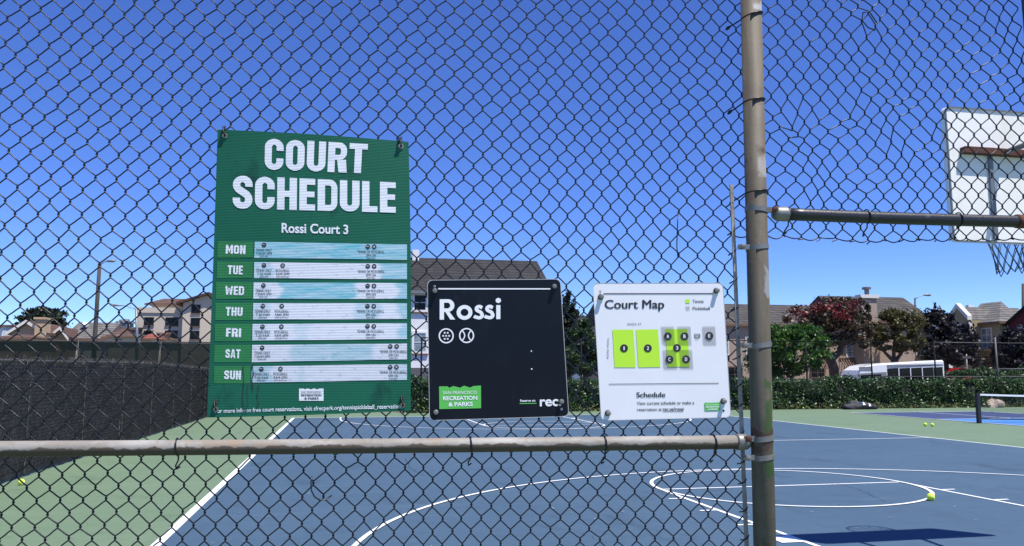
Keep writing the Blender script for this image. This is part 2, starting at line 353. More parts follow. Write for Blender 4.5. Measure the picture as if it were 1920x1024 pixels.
# post, rails, bands
M['post'] = mat('post_pipe', (.112, .094, .068), .65, spec=.25, noise=[(30, (.165, .142, .108), .42, .7, (1, 1, .10)), (6, (.095, .078, .058), .52, .72), (55, (.23, .20, .16), .64, .78), (14, (.055, .045, .033), .64, .74)], bump=(70, .3, .002))
def stain(m, z_lo, z_hi, col, s_shift=None):
    """old green overpaint between two heights on the post"""
    nt = m.node_tree; b = nt.nodes['Principled BSDF']; src = b.inputs['Base Color'].links[0].from_socket
    tc = nt.nodes.new('ShaderNodeTexCoord'); sp = nt.nodes.new('ShaderNodeSeparateXYZ'); nt.links.new(tc.outputs['Object'], sp.inputs[0])
    nz = nt.nodes.new('ShaderNodeTexNoise'); nz.inputs['Scale'].default_value = 9; nz.inputs['Detail'].default_value = 6; nt.links.new(tc.outputs['Object'], nz.inputs['Vector'])
    def mrange(sock, a, b_):
        r = nt.nodes.new('ShaderNodeMapRange'); r.inputs[1].default_value = a; r.inputs[2].default_value = b_; nt.links.new(sock, r.inputs[0]); return r.outputs[0]
    def mul(a, b_):
        k = nt.nodes.new('ShaderNodeMath'); k.operation = 'MULTIPLY'; nt.links.new(a, k.inputs[0]); nt.links.new(b_, k.inputs[1]); return k.outputs[0]
    ad = nt.nodes.new('ShaderNodeMath'); ad.operation = 'MULTIPLY_ADD'; ad.inputs[1].default_value = .25; nt.links.new(nz.outputs['Fac'], ad.inputs[0]); nt.links.new(sp.outputs[2], ad.inputs[2])
    up = mrange(ad.outputs[0], z_lo + .125, z_lo + .135); dn = mrange(ad.outputs[0], z_hi + .135, z_hi + .125)
    nzm = mrange(nz.outputs['Fac'], .40, .46)
    if s_shift is not None:
        dt = nt.nodes.new('ShaderNodeVectorMath'); dt.operation = 'DOT_PRODUCT'; nt.links.new(tc.outputs['Object'], dt.inputs[0]); dt.inputs[1].default_value = tuple(FDIR)
        a2 = nt.nodes.new('ShaderNodeMath'); a2.operation = 'MULTIPLY_ADD'; a2.inputs[1].default_value = .03; nt.links.new(nz.outputs['Fac'], a2.inputs[0]); nt.links.new(dt.outputs['Value'], a2.inputs[2])
        c0 = FO.dot(FDIR) + ps((z_lo + z_hi) / 2) + .015 + s_shift * .03; nzm = mul(nzm, mrange(a2.outputs[0], c0 - .003, c0 + .003))
    mx = nt.nodes.new('ShaderNodeMix'); mx.data_type = 'RGBA'; nt.links.new(mul(mul(up, dn), nzm), mx.inputs[0])
    nt.links.new(src, mx.inputs[6]); mx.inputs[7].default_value = (*col, 1); nt.links.new(mx.outputs[2], b.inputs['Base Color'])
PT = fsz(1408, 0, .012); PB = fsz(1434, 1024, .012)
ps = lambda z: PT[0] + (PB[0] - PT[0]) * (z - PT[1]) / (PB[1] - PT[1])
PR = .0306
post_o = cyl_between('post', W(ps(0), 0, .012), W(ps(3.05), 3.05, .012), PR, M['post'], fence, 40)
# the object origin of the fence parts is the world origin, so heights below are true heights
zz = lambda py: fsz(1425, py)[1]
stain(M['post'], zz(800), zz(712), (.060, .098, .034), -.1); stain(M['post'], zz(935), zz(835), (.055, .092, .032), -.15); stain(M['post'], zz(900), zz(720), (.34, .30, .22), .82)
stain(M['post'], zz(548), zz(512), (.22, .23, .23), .1); stain(M['post'], zz(324), zz(306), (.24, .23, .21), -.2); stain(M['post'], zz(30), zz(14), (.26, .26, .26), -.2); stain(M['post'], zz(830), zz(795), (.085, .055, .04))
cap = MB(); cap.tube([W(ps(3.05), 3.05, .012), W(ps(3.06), 3.075, .012), W(ps(3.06), 3.10, .012), W(ps(3.06), 3.115, .012)], [.034, .034, .022, .004], 24); cap.build('post_cap', M['galv'], fence, True)
gp_s = fsz(1936, 0, .012)[0]
cyl_between('post', W(gp_s, 0, .012), W(gp_s, 3.05, .012), PR, M['pipe_dark'], fence, 32)
def rail(pa, pb, r, m, n=24):
    a = Vector(pa); b = Vector(pb); k = 14; t = MB()
    t.tube([a.lerp(b, i / k) + Vector((0, 0, -.002 * math.sin(math.pi * i / k))) for i in range(k + 1)], r, n); o = t.build('rail', m, fence); smooth_sides(o); return o
NR = .002
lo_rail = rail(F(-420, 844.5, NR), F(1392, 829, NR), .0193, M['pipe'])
def wear_and_shade(m, pa, pb, r, bare_shade):
    """exposed metal plus painted-in shade under a rail, with a ragged edge and runs"""
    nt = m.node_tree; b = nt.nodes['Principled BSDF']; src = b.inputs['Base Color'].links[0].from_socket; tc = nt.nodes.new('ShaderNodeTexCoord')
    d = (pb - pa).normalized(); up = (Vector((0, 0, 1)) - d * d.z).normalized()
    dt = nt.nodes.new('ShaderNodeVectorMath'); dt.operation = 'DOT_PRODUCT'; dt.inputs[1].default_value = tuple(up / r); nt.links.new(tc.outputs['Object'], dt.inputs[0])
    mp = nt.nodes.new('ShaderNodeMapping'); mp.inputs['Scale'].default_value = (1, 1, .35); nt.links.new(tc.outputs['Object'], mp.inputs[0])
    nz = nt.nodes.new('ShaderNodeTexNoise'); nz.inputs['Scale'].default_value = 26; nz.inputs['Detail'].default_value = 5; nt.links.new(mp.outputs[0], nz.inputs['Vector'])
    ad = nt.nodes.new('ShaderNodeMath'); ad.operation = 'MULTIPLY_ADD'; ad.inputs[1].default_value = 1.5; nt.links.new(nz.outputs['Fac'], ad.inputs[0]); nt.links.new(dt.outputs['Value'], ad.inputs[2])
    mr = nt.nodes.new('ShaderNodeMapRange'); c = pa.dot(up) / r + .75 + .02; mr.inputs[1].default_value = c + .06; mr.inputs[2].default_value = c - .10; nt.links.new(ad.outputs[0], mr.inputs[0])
    mx = nt.nodes.new('ShaderNodeMix'); mx.data_type = 'RGBA'; nt.links.new(mr.outputs[0], mx.inputs[0]); nt.links.new(src, mx.inputs[6]); mx.inputs[7].default_value = (*bare_shade, 1); nt.links.new(mx.outputs[2], b.inputs['Base Color'])
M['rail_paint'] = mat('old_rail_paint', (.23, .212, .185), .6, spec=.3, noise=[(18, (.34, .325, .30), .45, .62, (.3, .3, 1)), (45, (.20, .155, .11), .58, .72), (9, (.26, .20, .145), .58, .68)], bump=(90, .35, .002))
wear_and_shade(M['rail_paint'], F(-420, 844.5, NR), F(1392, 829, NR), .0193, (.085, .066, .048)); lo_rail.data.materials[0] = M['rail_paint']
RN = .012
hi_rail = rail(F(1470, 401.5, RN), F(1930, 416, RN), .0183, M['pipe_dark'])
rail(W(-2.2, 3.0, NR), W(ps(3) - .03, 3.0, NR), .0193, M['pipe_dark']); rail(W(ps(3) + .03, 3.0, RN), W(gp_s, 3.0, RN), .0193, M['pipe_dark'])
def cup(a, b, r, parent, m):
    a, b = Vector(a), Vector(b); t = MB()
    t.tube([a, a.lerp(b, .15), a.lerp(b, .7), a.lerp(b, .93), b], [r * 1.14, r * 1.17, r * 1.14, r * .8, r * .35], 24); return t.build('rail_cup', m, parent, True)
cup(F(1380, 829, NR), F(1407, 828, NR), .0195, lo_rail, M['galv'])
cup(F(1477, 401.8, RN), F(1448, 401, RN), .0185, hi_rail, M['galv'])
cup(F(1905, 415, RN), F(1926, 416, RN), .0185, hi_rail, M['rust'])
def band(py, parent, left=True, hgt=.014, lug=None, m=None):
    z = zz(py); t = MB(); c = W(ps(z), z, .012); n = 28; r = PR + .0022; vs = []
    a_lug = math.pi if left else 0
    for k in range(n + 1):
        a = 2 * math.pi * k / n
        tilt = .004 * math.cos(a) * (1 if left else -1)
        for rr, zz_ in ((r, -hgt / 2), (r, hgt / 2), (PR + .0003, hgt / 2), (PR + .0003, -hgt / 2)):
            vs.append(c + FDIR * rr * math.cos(a) + FN * rr * math.sin(a) + Vector((0, 0, zz_ + tilt)))
    fs = []
    for k in range(n):
        for e in range(4): fs.append((4 * k + e, 4 * k + (e + 1) % 4, 4 * k + 4 + (e + 1) % 4, 4 * k + 4 + e))
    t.add(vs, fs); sg = -1 if left else 1; ll = lug or .03
    for dn in (-.0035, .0035):
        a = c + FDIR * sg * (PR - .004) + FN * (dn + .010); b = c + FDIR * sg * (PR + ll) + FN * (dn + .006)
        t.hexa([a + Vector((0, 0, -hgt / 2)) - FN * .001, b + Vector((0, 0, -hgt / 2)) - FN * .001, b + Vector((0, 0, -hgt / 2)) + FN * .001, a + Vector((0, 0, -hgt / 2)) + FN * .001,
                a + Vector((0, 0, hgt / 2)) - FN * .001, b + Vector((0, 0, hgt / 2)) - FN * .001, b + Vector((0, 0, hgt / 2)) + FN * .001, a + Vector((0, 0, hgt / 2)) + FN * .001])
    o = t.build('tension_band', m or M['galv'], parent)
    q = c + FDIR * sg * (PR + ll * .72); bt = MB()
    bt.tube([q + FN * -.012, q + FN * .019, q + FN * .0191, q + FN * .0255, q + FN * .027], [.0042, .0042, .0085, .0085, .003], 8); bt.build('bolt', M['rust'] if random.random() < .5 else M['galv'], parent)
    return o
band(396, post_o, False, .015, .024); band(466, post_o); band(648, post_o); band(821, post_o, True, .015, .026); band(856, post_o)
# stretcher bar woven through the mesh
t = MB(); a = W(bar_s(.08), .08, -.018); b = W(SBAR_T[0], SBAR_T[1], -.010); dz = (b - a).normalized(); wv = FDIR * .0062; tv = FN * .0025
t.hexa([a - wv - tv, a + wv - tv, a + wv + tv, a - wv + tv, b - wv * .8 - tv, b + wv * .8 - tv, b + wv * .8 + tv, b - wv * .8 + tv]); t.build('stretcher_bar', M['pipe'], fence)
# loops of the mesh round the stretcher bar
for k in range(14):
    z = zz(1010 - k * 48 - (k % 3) * 5)
    s = bar_s(z); t = MB()
    t.tube([W(s - .010, z - .008, -.03), W(s - .006, z - .004, -.012), W(s + .001, z + .001, -.008), W(s + .0068, z + .007, -.013), W(s + .006, z + .011, -.024)], .0021, 6); t.build('wire', M['vinyl'], fence, True)
def post_tie(py, slope):
    z = zz(py); c = W(ps(z), z, .012); r = PR + .0026; pts = [W(ps(z) - .058, z - .022, -.03), W(ps(z) - .045, z - .014, -.022)]
    for k in range(13):
        a = math.pi * 1.08 - k / 12 * math.pi * 1.25
        pts.append(c + FDIR * r * math.cos(a) + FN * r * math.sin(a) + Vector((0, 0, slope * math.cos(a))))
    t = MB(); t.tube(pts, .0022, 6); t.build('tie_wire', M['vinyl'], post_o, True)
    e = W(ps(z) - .058, z - .022, -.028); kn = MB(); kn.tube([e + FDIR * -.006 + Vector((0, 0, -.006)), e, e + FDIR * .008 + Vector((0, 0, .006))], [.003, .0055, .003], 8); kn.build('tie_knot', M['vinyl'], post_o, True)
post_tie(36, .010); post_tie(194, .005); post_tie(363, .004)
def rail_tie(px, parent, y_c, r, n0, tail=True, m=None):
    c = F(px, y_c, n0); pts = []
    for k in range(15):
        a = math.pi * .95 - k / 14 * math.pi * 1.5
        pts.append(c + FN * (r + .0024) * math.cos(a - math.pi / 2 + math.pi / 2) * 1.0 + Vector((0, 0, (r + .0024) * math.sin(a))) + FDIR * (.003 * k / 14 * 2))
    if tail:
        e = pts[-1]; pts += [e + Vector((0, 0, -.012)) + FN * -.002, e + Vector((0, 0, -.027)) + FDIR * -.008 + FN * -.010, e + Vector((0, 0, -.036)) + FDIR * -.006 + FN * -.016, e + Vector((0, 0, -.030)) + FDIR * .002 + FN * -.018]
    t = MB(); t.tube(pts, .0021, 6); t.build('tie_wire', m or M['vinyl'], parent, True)
for px, yc in ((330, 838), (880, 833.5), (1131, 831.3), (1336, 829.5), (-150, 842)): rail_tie(px, lo_rail, yc, .0193, NR)
for px, yc in ((1623, 406.3), (1475, 402), (1795, 411.8)): rail_tie(px, hi_rail, yc, .0183, RN)
# loose bits of wire caught on the mesh
t = MB(); t.tube([F(585, 893, .008), F(583, 905, .012), F(584, 920, .014), F(590, 932, .014), F(600, 938, .013), F(612, 936, .011), F(622, 929, .006)], .0019, 6)
tag(t.build('loose_wire', M['vinyl'], None, True), 'bent loose tie wire hooked on the mesh below the long pipe rail', 'wire')
t = MB(); t.tube([F(1271, 398, .002), F(1270, 430, .006), F(1269, 462, .004), F(1271, 482, .001)], .0016, 6)
tag(t.build('loose_wire', M['vinyl'], None, True), 'short straight loose wire hanging on the mesh above the white sign', 'wire')
t = MB(); t.tube([F(1645, 44, .0), F(1630, 22, .012), F(1618, 24, .014), F(1616, 38, .010), F(1628, 52, .004), F(1641, 57, -.01)], .002, 6)
tag(t.build('loose_wire', M['vinyl'], None, True), 'broken strand curling out of the mesh at the upper right', 'wire')

# ------------------------------------------------------------------ lettering
_tc = {}
def text_mesh(s, bold=0.0, spacing=1.0):
    k = (s, bold, spacing)
    if k not in _tc:
        c = bpy.data.curves.new('txt', 'FONT'); c.body = s; c.offset = bold; c.space_character = spacing; c.resolution_u = 4; c.fill_mode = 'FRONT'
        o = bpy.data.objects.new('txt', c); COL.objects.link(o)
        bpy.context.view_layer.update()
        me = bpy.data.meshes.new_from_object(o.evaluated_get(bpy.context.evaluated_depsgraph_get()))
        v = [(p.co.x, p.co.y) for p in me.vertices]; f = [tuple(p.vertices) for p in me.polygons]
        bpy.data.objects.remove(o); bpy.data.curves.remove(c); bpy.data.meshes.remove(me)
        _tc[k] = (v, f)
    return _tc[k]
CAPH = max(p[1] for p in text_mesh('H')[0])
def offset_path(P, w):
    """outline of a stroke of width w along the points P"""
    P = [Vector(p) for p in P]; L = []; R_ = []
    for i, p in enumerate(P):
        d = (P[min(i + 1, len(P) - 1)] - P[max(i - 1, 0)]).normalized(); nrm = Vector((-d.y, d.x)); ww = w[i] if isinstance(w, list) else w
        L.append(p + nrm * ww / 2); R_.append(p - nrm * ww / 2)
    return [tuple(q) for q in L], [tuple(q) for q in R_]
def strip(P, w):
    L, R_ = offset_path(P, w); n = len(L)
    return L + R_, [(i, i + 1, n + i + 1, n + i) for i in range(n - 1)]
def earc(cx, cy, rx, ry, a0, a1, n=10): return [(cx + rx * math.cos(math.radians(a0 + (a1 - a0) * i / n)), cy + ry * math.sin(math.radians(a0 + (a1 - a0) * i / n))) for i in range(n + 1)]
SW, SH = .225, .19      # stem and bar of the heavy condensed capitals, cap height 1, width .6
def glyph(ch):
    """heavy condensed capital as non-overlapping quads: (vertices, faces, width)"""
    V, Fc = [], []
    def q(*p): b = len(V); V.extend(p); Fc.append(tuple(range(b, b + len(p))))
    def rect(x0, y0, x1, y1): q((x0, y0), (x1, y0), (x1, y1), (x0, y1))
    def band_(o, i):
        b = len(V); n = len(o); V.extend(o); V.extend(i); Fc.extend((b + k, b + k + 1, b + n + k + 1, b + n + k) for k in range(n - 1))
    w, s, h = .60, SW, SH
    def ringpart(a0, a1, cy, x0=0, x1=w, n=12): # half bowl of outer size and inner counter
        cx = (x0 + x1) / 2; rx = (x1 - x0) / 2; band_(earc(cx, cy, rx, .27, a0, a1, n), earc(cx, cy, rx - s, .27 - h, a0, a1, n))
    if ch in 'OC':
        ringpart(0, 180, .73); ringpart(180, 360, .27)
        rect(0, .27, s, .73)
        if ch == 'O': rect(w - s, .27, w, .73)
        else: rect(w - s, .62, w, .73); rect(w - s, .27, w, .38)
    elif ch == 'U': ringpart(180, 360, .27); rect(0, .27, s, 1); rect(w - s, .27, w, 1)
    elif ch == 'S':
        P = earc(w / 2, .735, w / 2 - s / 2, .265 - h / 2, 0, 180, 12) + [(s / 2, .70), (s / 2 + .01, .66), (s / 2 + .05, .60), (w / 2 - .03, .53), (w - s / 2 - .06, .43), (w - s / 2 - .01, .35), (w - s / 2, .29)] + earc(w / 2, .265, w / 2 - s / 2, .265 - h / 2, 0, -180, 12)
        ws = [s] + [h + (s - h) * abs(math.cos(math.pi * i / 12)) for i in range(13)] + [s] * 6 + [h + (s - h) * abs(math.cos(math.pi * i / 12)) for i in range(13)]
        ws = ws[:len(P)] + [s] * (len(P) - len(ws)); P = [(w - s / 2, .67)] + P + [(s / 2, .33)]; ws = [s] + ws + [s]
        v, f = strip(P, ws[:len(P)]); b = len(V); V.extend(v); Fc.extend(tuple(b + i for i in k) for k in f)
    elif ch == 'D':
        rect(0, 0, s, 1); w2 = w; rect(s, 0, .36, h); rect(s, 1 - h, .36, 1)
        band_(earc(.36, .73, w2 - .36, .27, 90, 0), earc(.36, .73, w2 - .36 - s + .04, .27 - h, 90, 0)); band_(earc(.36, .27, w2 - .36, .27, -90, 0), earc(.36, .27, w2 - .36 - s + .04, .27 - h, -90, 0)); q((w - s + .04 - 0, .27), (w, .27), (w, .73), (w - s + .04, .73))
    elif ch == 'R':
        rect(0, 0, s, 1); rect(s, 1 - h, .34, 1); rect(s, .41, .34, .41 + h * .9)
        o = [(.34, 1)] + earc(.34, .74, w - .34, .26, 80, 0, 8) + [(w, .66)] + earc(.34, .66, w - .34, .25, -10, -90, 8)
        i = [(.34, 1 - h)] + earc(.34, .74, w - .34 - s + .03, .26 - h, 80, 0, 8) + [(w - s + .03, .66)] + earc(.34, .66, w - .34 - s + .03, .25 - h * .9, -10, -90, 8)
        band_(o, i); q((w - s - .02, 0), (w + .02, 0), (w - .02, .43), (w - s - .08, .409))
    elif ch == 'T': w = .58; rect(0, 1 - h, w, 1); rect(w / 2 - s / 2, 0, w / 2 + s / 2, 1 - h)
    elif ch == 'H': rect(0, 0, s, 1); rect(w - s, 0, w, 1); rect(s, .41, w - s, .41 + h)
    elif ch == 'E': w = .48; rect(0, 0, s, 1); rect(s, 0, w, h); rect(s, 1 - h, w, 1); rect(s, .42, w - .02, .42 + h * .95)
    elif ch == 'F': w = .47; rect(0, 0, s, 1); rect(s, 1 - h, w, 1); rect(s, .42, w - .02, .42 + h * .95)
    elif ch == 'L': w = .47; rect(0, 0, s, 1); rect(s, 0, w, h)
    elif ch == 'I': w = s; rect(0, 0, s, 1)
    elif ch == 'N': rect(0, 0, s, 1); rect(w - s, 0, w, 1); q((s, 1), (s, .55), (w - s, 0), (w - s, .45))
    elif ch == 'M': w = .78; rect(0, 0, s, 1); rect(w - s, 0, w, 1); q((s, 1), (s, .6), (w / 2, 0.1), (w / 2, .5)); q((w / 2, .5), (w / 2, .1), (w - s, .6), (w - s, 1))
    elif ch == 'W': w = .86; q((0, 1), (.12, 0), (.32, 0), (.21, 1)); q((.33, .8), (.215, 0.001), (.32, 0), (.43, .78)); q((.43, .78), (.54, 0), (.645, 0), (.53, .8)); q((.65, 1), (.545, 0), (.74, 0), (w, 1))
    elif ch == 'A': q((0, 0), (.2, 0), (.33, .8), (.2, 1)); q((.2, 1), (.33, .8), (.46, 1)); q((.46, 1), (.33, .8), (.46, 0), (.66, 0)); q((.215, .17), (.445, .17), (.425, .33), (.24, .33)); w = .66
    return V, Fc, w
def heavy(s, gap=.075):
    V, Fc, x = [], [], 0
    for ch in s:
        v, f, w = glyph(ch); b = len(V); V += [(p[0] + x, p[1]) for p in v]; Fc += [tuple(b + i for i in k) for k in f]; x += w + gap
    return V, Fc
def geometric_rossi():
    V, Fc = [], []
    def addm(v, f): b = len(V); V.extend(v); Fc.extend(tuple(b + i for i in k) for k in f)
    def rect(x0, y0, x1, y1): addm([(x0, y0), (x1, y0), (x1, y1), (x0, y1)], [(0, 1, 2, 3)])
    s = .2
    rect(0, 0, s, 1)                                                     # R
    o = [(s, 1)] + earc(.38, .69, .30, .31, 90, -90, 16) + [(s, .38)]; i = [(s, 1 - .17)] + earc(.36, .69, .125, .14, 90, -90, 16) + [(s, .55)]
    n = len(o); addm(o + i, [(k, k + 1, n + k + 1, n + k) for k in range(n - 1)])
    addm([(.26, .379), (.45, .379), (.72, 0), (.49, 0)], [(0, 1, 2, 3)])
    def ringo(cx, cy, r, t, n=40):
        o = earc(cx, cy, r, r, 0, 360, n); i = earc(cx, cy, r - t, r - t, 0, 360, n); addm(o + i, [(k, k + 1, n + 1 + k + 1, n + 1 + k) for k in range(n)])
    ringo(1.15, .345, .365, .185)
    def ess(x):
        P = [(x + .40, .57), (x + .33, .60)] + earc(x + .26, .515, .13, .115, 60, 250, 10)[0:] + [(x + .31, .36), (x + .36, .31)] + earc(x + .25, .20, .15, .125, 40, -120, 10) + [(x + .09, .11), (x + .02, .16)]
        v, f = strip(P, .165); addm(v, f)
    ess(1.57); ess(2.06)
    rect(2.62, 0, 2.81, .69); addm([(2.715, .9)] + earc(2.715, .92, .125, .125, 0, 360, 24), [(0, k, k + 1) for k in range(1, 25)])
    return V, Fc
class Sheet:
    """a sign face in the fence plane: photo points -> the face, raised by lift"""
    def __init__(s, n, bend=None): s.n = n; s.bend = bend or (lambda a, b: 0)
    def p(s, px, py, lift=0.0): return F(px, py, s.n + s.bend(px, py) + lift)
def quad_map(q, u, v):      # q = TL,TR,BR,BL ; u right 0..1 ; v up 0..1 (0 = bottom)
    (ax, ay), (bx, by), (cx, cy), (dx, dy) = q
    tx, ty = ax + (bx - ax) * u, ay + (by - ay) * u; lx, ly = dx + (cx - dx) * u, dy + (cy - dy) * u
    return lx + (tx - lx) * v, ly + (ty - ly) * v
def put_shape(sheet, vf, quad, lift, m, parent, name='lettering', capn=1.0):
    v, f = vf; x0 = min(p[0] for p in v); x1 = max(p[0] for p in v)
    t = MB(); t.add([sheet.p(*quad_map(quad, (p[0] - x0) / (x1 - x0), p[1] / capn), lift) for p in v], f); return t.build(name, m, parent)
def put_text(sheet, s, quad, lift, m, parent, bold=.0, spacing=1.0, name='lettering', thick=0.0):
    v, f = text_mesh(s, bold, spacing); x0 = min(p[0] for p in v); x1 = max(p[0] for p in v); t = MB()
    for k, d in enumerate((0, -1, 1) if thick else (0,)):
        q = [(a + d * thick, b) for a, b in quad]
        t.add([sheet.p(*quad_map(q, (p[0] - x0) / (x1 - x0), p[1] / CAPH), lift + k * .00012) for p in v], f)
    return t.build(name, m, parent)
def box_q(x0, y0, x1, y1): return [(x0, y0), (x1, y0), (x1, y1), (x0, y1)]
def put_poly(sheet, pts, lift, m, parent, name): t = MB(); t.add([sheet.p(x, y, lift) for x, y in pts], [tuple(range(len(pts)))]); return t.build(name, m, parent)
def put_quad(sheet, q, lift, m, parent, name): return put_poly(sheet, q, lift, m, parent, name)
def disc_pts(cx, cy, r, n=28, ry=None): return [(cx + r * math.cos(2 * math.pi * k / n), cy + (ry or r) * math.sin(2 * math.pi * k / n)) for k in range(n)]
def put_ring(sheet, cx, cy, r, t_, lift, m, parent, name='icon', n=32):
    t = MB(); t.add([sheet.p(cx + rr * math.cos(2 * math.pi * k / n), cy + rr * math.sin(2 * math.pi * k / n), lift) for k in range(n) for rr in (r, r - t_)],
                    [(2 * k, 2 * k + 1, (2 * k + 3) % (2 * n), (2 * k + 2) % (2 * n)) for k in range(n)]); return t.build(name, m, parent)
def put_stroke(sheet, P, w, lift, m, parent, name='icon'):
    v, f = strip(P, w); t = MB(); t.add([sheet.p(x, y, lift) for x, y in v], f); return t.build(name, m, parent)

def fluted(m, amount=.22):
    """corrugated plastic: fine horizontal ribs"""
    nt = m.node_tree; b = nt.nodes['Principled BSDF']; tc = nt.nodes.new('ShaderNodeTexCoord'); sp = nt.nodes.new('ShaderNodeSeparateXYZ'); nt.links.new(tc.outputs['Object'], sp.inputs[0])
    k = nt.nodes.new('ShaderNodeMath'); k.operation = 'MULTIPLY'; k.inputs[1].default_value = 2 * math.pi / .0042; nt.links.new(sp.outputs[2], k.inputs[0])
    s = nt.nodes.new('ShaderNodeMath'); s.operation = 'SINE'; nt.links.new(k.outputs[0], s.inputs[0])
    bp = nt.nodes.new('ShaderNodeBump'); bp.inputs['Strength'].default_value = amount; bp.inputs['Distance'].default_value = .0009
    nt.links.new(s.outputs[0], bp.inputs['Height']); nt.links.new(bp.outputs[0], b.inputs['Normal']); return m
M['sign_green'] = fluted(mat('sign_green', (.006, .096, .052), .42, spec=.3, noise=[(3, (.009, .115, .066), .4, .7), (7, (.004, .048, .032), .60, .72, (1, 1, .6)), (26, (.012, .03, .03), .68, .78, (1, 1, 3))]))
M['day_green'] = fluted(mat('day_green', (.024, .185, .058), .45, spec=.35, noise=[(9, (.02, .15, .05), .45, .7), (22, (.02, .06, .04), .68, .78, (1, 1, 4))]))
M['sign_white'] = fluted(mat('print_white', (.74, .76, .80), .4, noise=[(14, (.63, .66, .72), .45, .7, (1, 1, 4)), (30, (.35, .38, .44), .66, .8, (1, 1, 5))]))
M['ink'] = mat('print_black', (.022, .024, .03), .5, noise=[(60, (.12, .13, .15), .6, .75)])
M['ink_solid'] = mat('print_solid_black', (.018, .019, .024), .5)
M['black_panel'] = mat('black_panel', (.0045, .0060, .0105), .38, spec=.22, noise=[(7, (.006, .008, .013), .45, .7), (30, (.013, .015, .021), .62, .8, (1, 1, .3))])
M['panel_edge'] = mat('panel_edge', (.42, .42, .42), .5)
M['white_panel'] = mat('white_panel', (.76, .76, .79), .38, noise=[(6, (.72, .73, .76), .45, .7), (28, (.60, .61, .63), .68, .8)])
M['print_bright'] = mat('print_bright', (.80, .81, .82), .45)
M['logo_green'] = mat('logo_green', (.10, .48, .075), .45)
M['lime'] = mat('lime_print', (.47, .80, .035), .45)
M['strip_print'] = fluted(mat('faded_strip_print', (.7, .7, .75), .36))

# --- the green schedule sign
def bend1(px, py):
    u = (px - 388) / 380; v = (py - 243) / 540
    return .008 * math.sin(math.pi * min(max(u, 0), 1)) * (.4 + .6 * abs(v - .5)) + .006 * (u - .5) * (v - .5)
sh1 = Sheet(.004, bend1)
Q1 = [(408, 243), (766, 266), (770, 770), (388, 783)]
def q1edge(u, v):      # v down ; edges bowed as in the picture
    x, y = quad_map(Q1, u, 1 - v)
    return x + 2.0 * math.sin(math.pi * v) * (2 * u - 1) * -.5 + (3.5 * math.sin(math.pi * v)) * (u), y - 2.5 * math.sin(math.pi * u) * (1 - v) + 1.5 * math.sin(math.pi * u) * v
s1 = empty('court_schedule_sign', W(fsz(580, 783)[0], fsz(580, 783)[1], .004), 'tall green corrugated sign with white court schedule lettering and day rows', 'sign')
NU, NV = 24, 32; t = MB(); vs = []
for lift in (0, -.004):
    for j in range(NV + 1):
        for i in range(NU + 1): x, y = q1edge(i / NU, j / NV); vs.append(sh1.p(x, y, lift))
n1 = (NU + 1) * (NV + 1); fs = []
for j in range(NV):
    for i in range(NU):
        a = j * (NU + 1) + i; fs += [(a, a + NU + 1, a + NU + 2, a + 1), (n1 + a, n1 + a + 1, n1 + a + NU + 2, n1 + a + NU + 1)]
edge = [i for i in range(NU + 1)] + [j * (NU + 1) + NU for j in range(1, NV + 1)] + [NV * (NU + 1) + i for i in range(NU - 1, -1, -1)] + [j * (NU + 1) for j in range(NV - 1, 0, -1)]
fs += [(edge[k], edge[(k + 1) % len(edge)], n1 + edge[(k + 1) % len(edge)], n1 + edge[k]) for k in range(len(edge))]
t.add(vs, fs); t.build('panel', M['sign_green'], s1)
put_shape(sh1, heavy('COURT'), [(497, 259.5), (690, 270), (687, 325), (496, 318)], .0012, M['sign_white'], s1)
put_shape(sh1, heavy('SCHEDULE'), [(437, 329), (742, 342), (742, 399), (436, 391)], .0012, M['sign_white'], s1)
put_text(sh1, 'Rossi Court 3', [(528, 418.6), (653, 422), (653, 438.5), (528, 436)], .0012, M['sign_white'], s1, .025)
Z2 = lambda x, y: (380 + x * .35146, 440 + y * .35156)
rows = [('MON', (80, 35, 270, 122), [(278, 38), (1090, 52), (1090, 134), (275, 124)]), ('TUE', (77, 143, 268, 232), [(275, 147), (1090, 155), (1090, 238), (274, 232)]),
        ('WED', (72, 253, 267, 342), [(272, 255), (1090, 258), (1090, 343), (270, 342)]), ('THU', (69, 364, 265, 455), [(270, 365), (1090, 366), (1090, 450), (268, 453)]),
        ('FRI', (66, 476, 262, 567), [(266, 476), (1090, 472), (1090, 557), (264, 565)]), ('SAT', (63, 588, 258, 680), [(264, 588), (1090, 580), (1090, 665), (262, 680)]),
        ('SUN', (62, 702, 255, 793), [(262, 702), (1090, 690), (1090, 774), (260, 790)])]
# what is left of the turquoise print along each strip: (from, to, strength)
fade = {'MON': [(0, 1, .85), (.5, .7, 1)], 'TUE': [(0, .12, .45), (.83, 1, .75)], 'WED': [(.18, .66, .9), (.94, 1, .8), (0, .1, .15)], 'THU': [(0, .1, .3), (.66, .82, .45), (.95, 1, .7)],
        'FRI': [(.0, .1, .2), (.28, .36, .25), (.95, 1, .65)], 'SAT': [(.26, .5, .5), (.5, .78, .6)], 'SUN': [(0, .125, .55), (.9, 1, .3), (.3, .34, .3)]}
WHITE_P = np.array((.66, .68, .75)); CYAN_P = np.array((.11, .43, .52)); DIRT_P = np.array((.16, .19, .23))
nt = M['strip_print'].node_tree; at_ = nt.nodes.new('ShaderNodeAttribute'); at_.attribute_name = 'print_colour'
nt.links.new(at_.outputs['Color'], nt.nodes['Principled BSDF'].inputs['Base Color'])
def blotch(x, y, seed):
    r = math.sin(x * 13.1 + seed * 3.7) * math.sin(y * 5.3 + seed) + .6 * math.sin(x * 31 + y * 9 + seed * 1.9) + .4 * math.sin(x * 67 - y * 14 + seed * 5.1); return r / 2
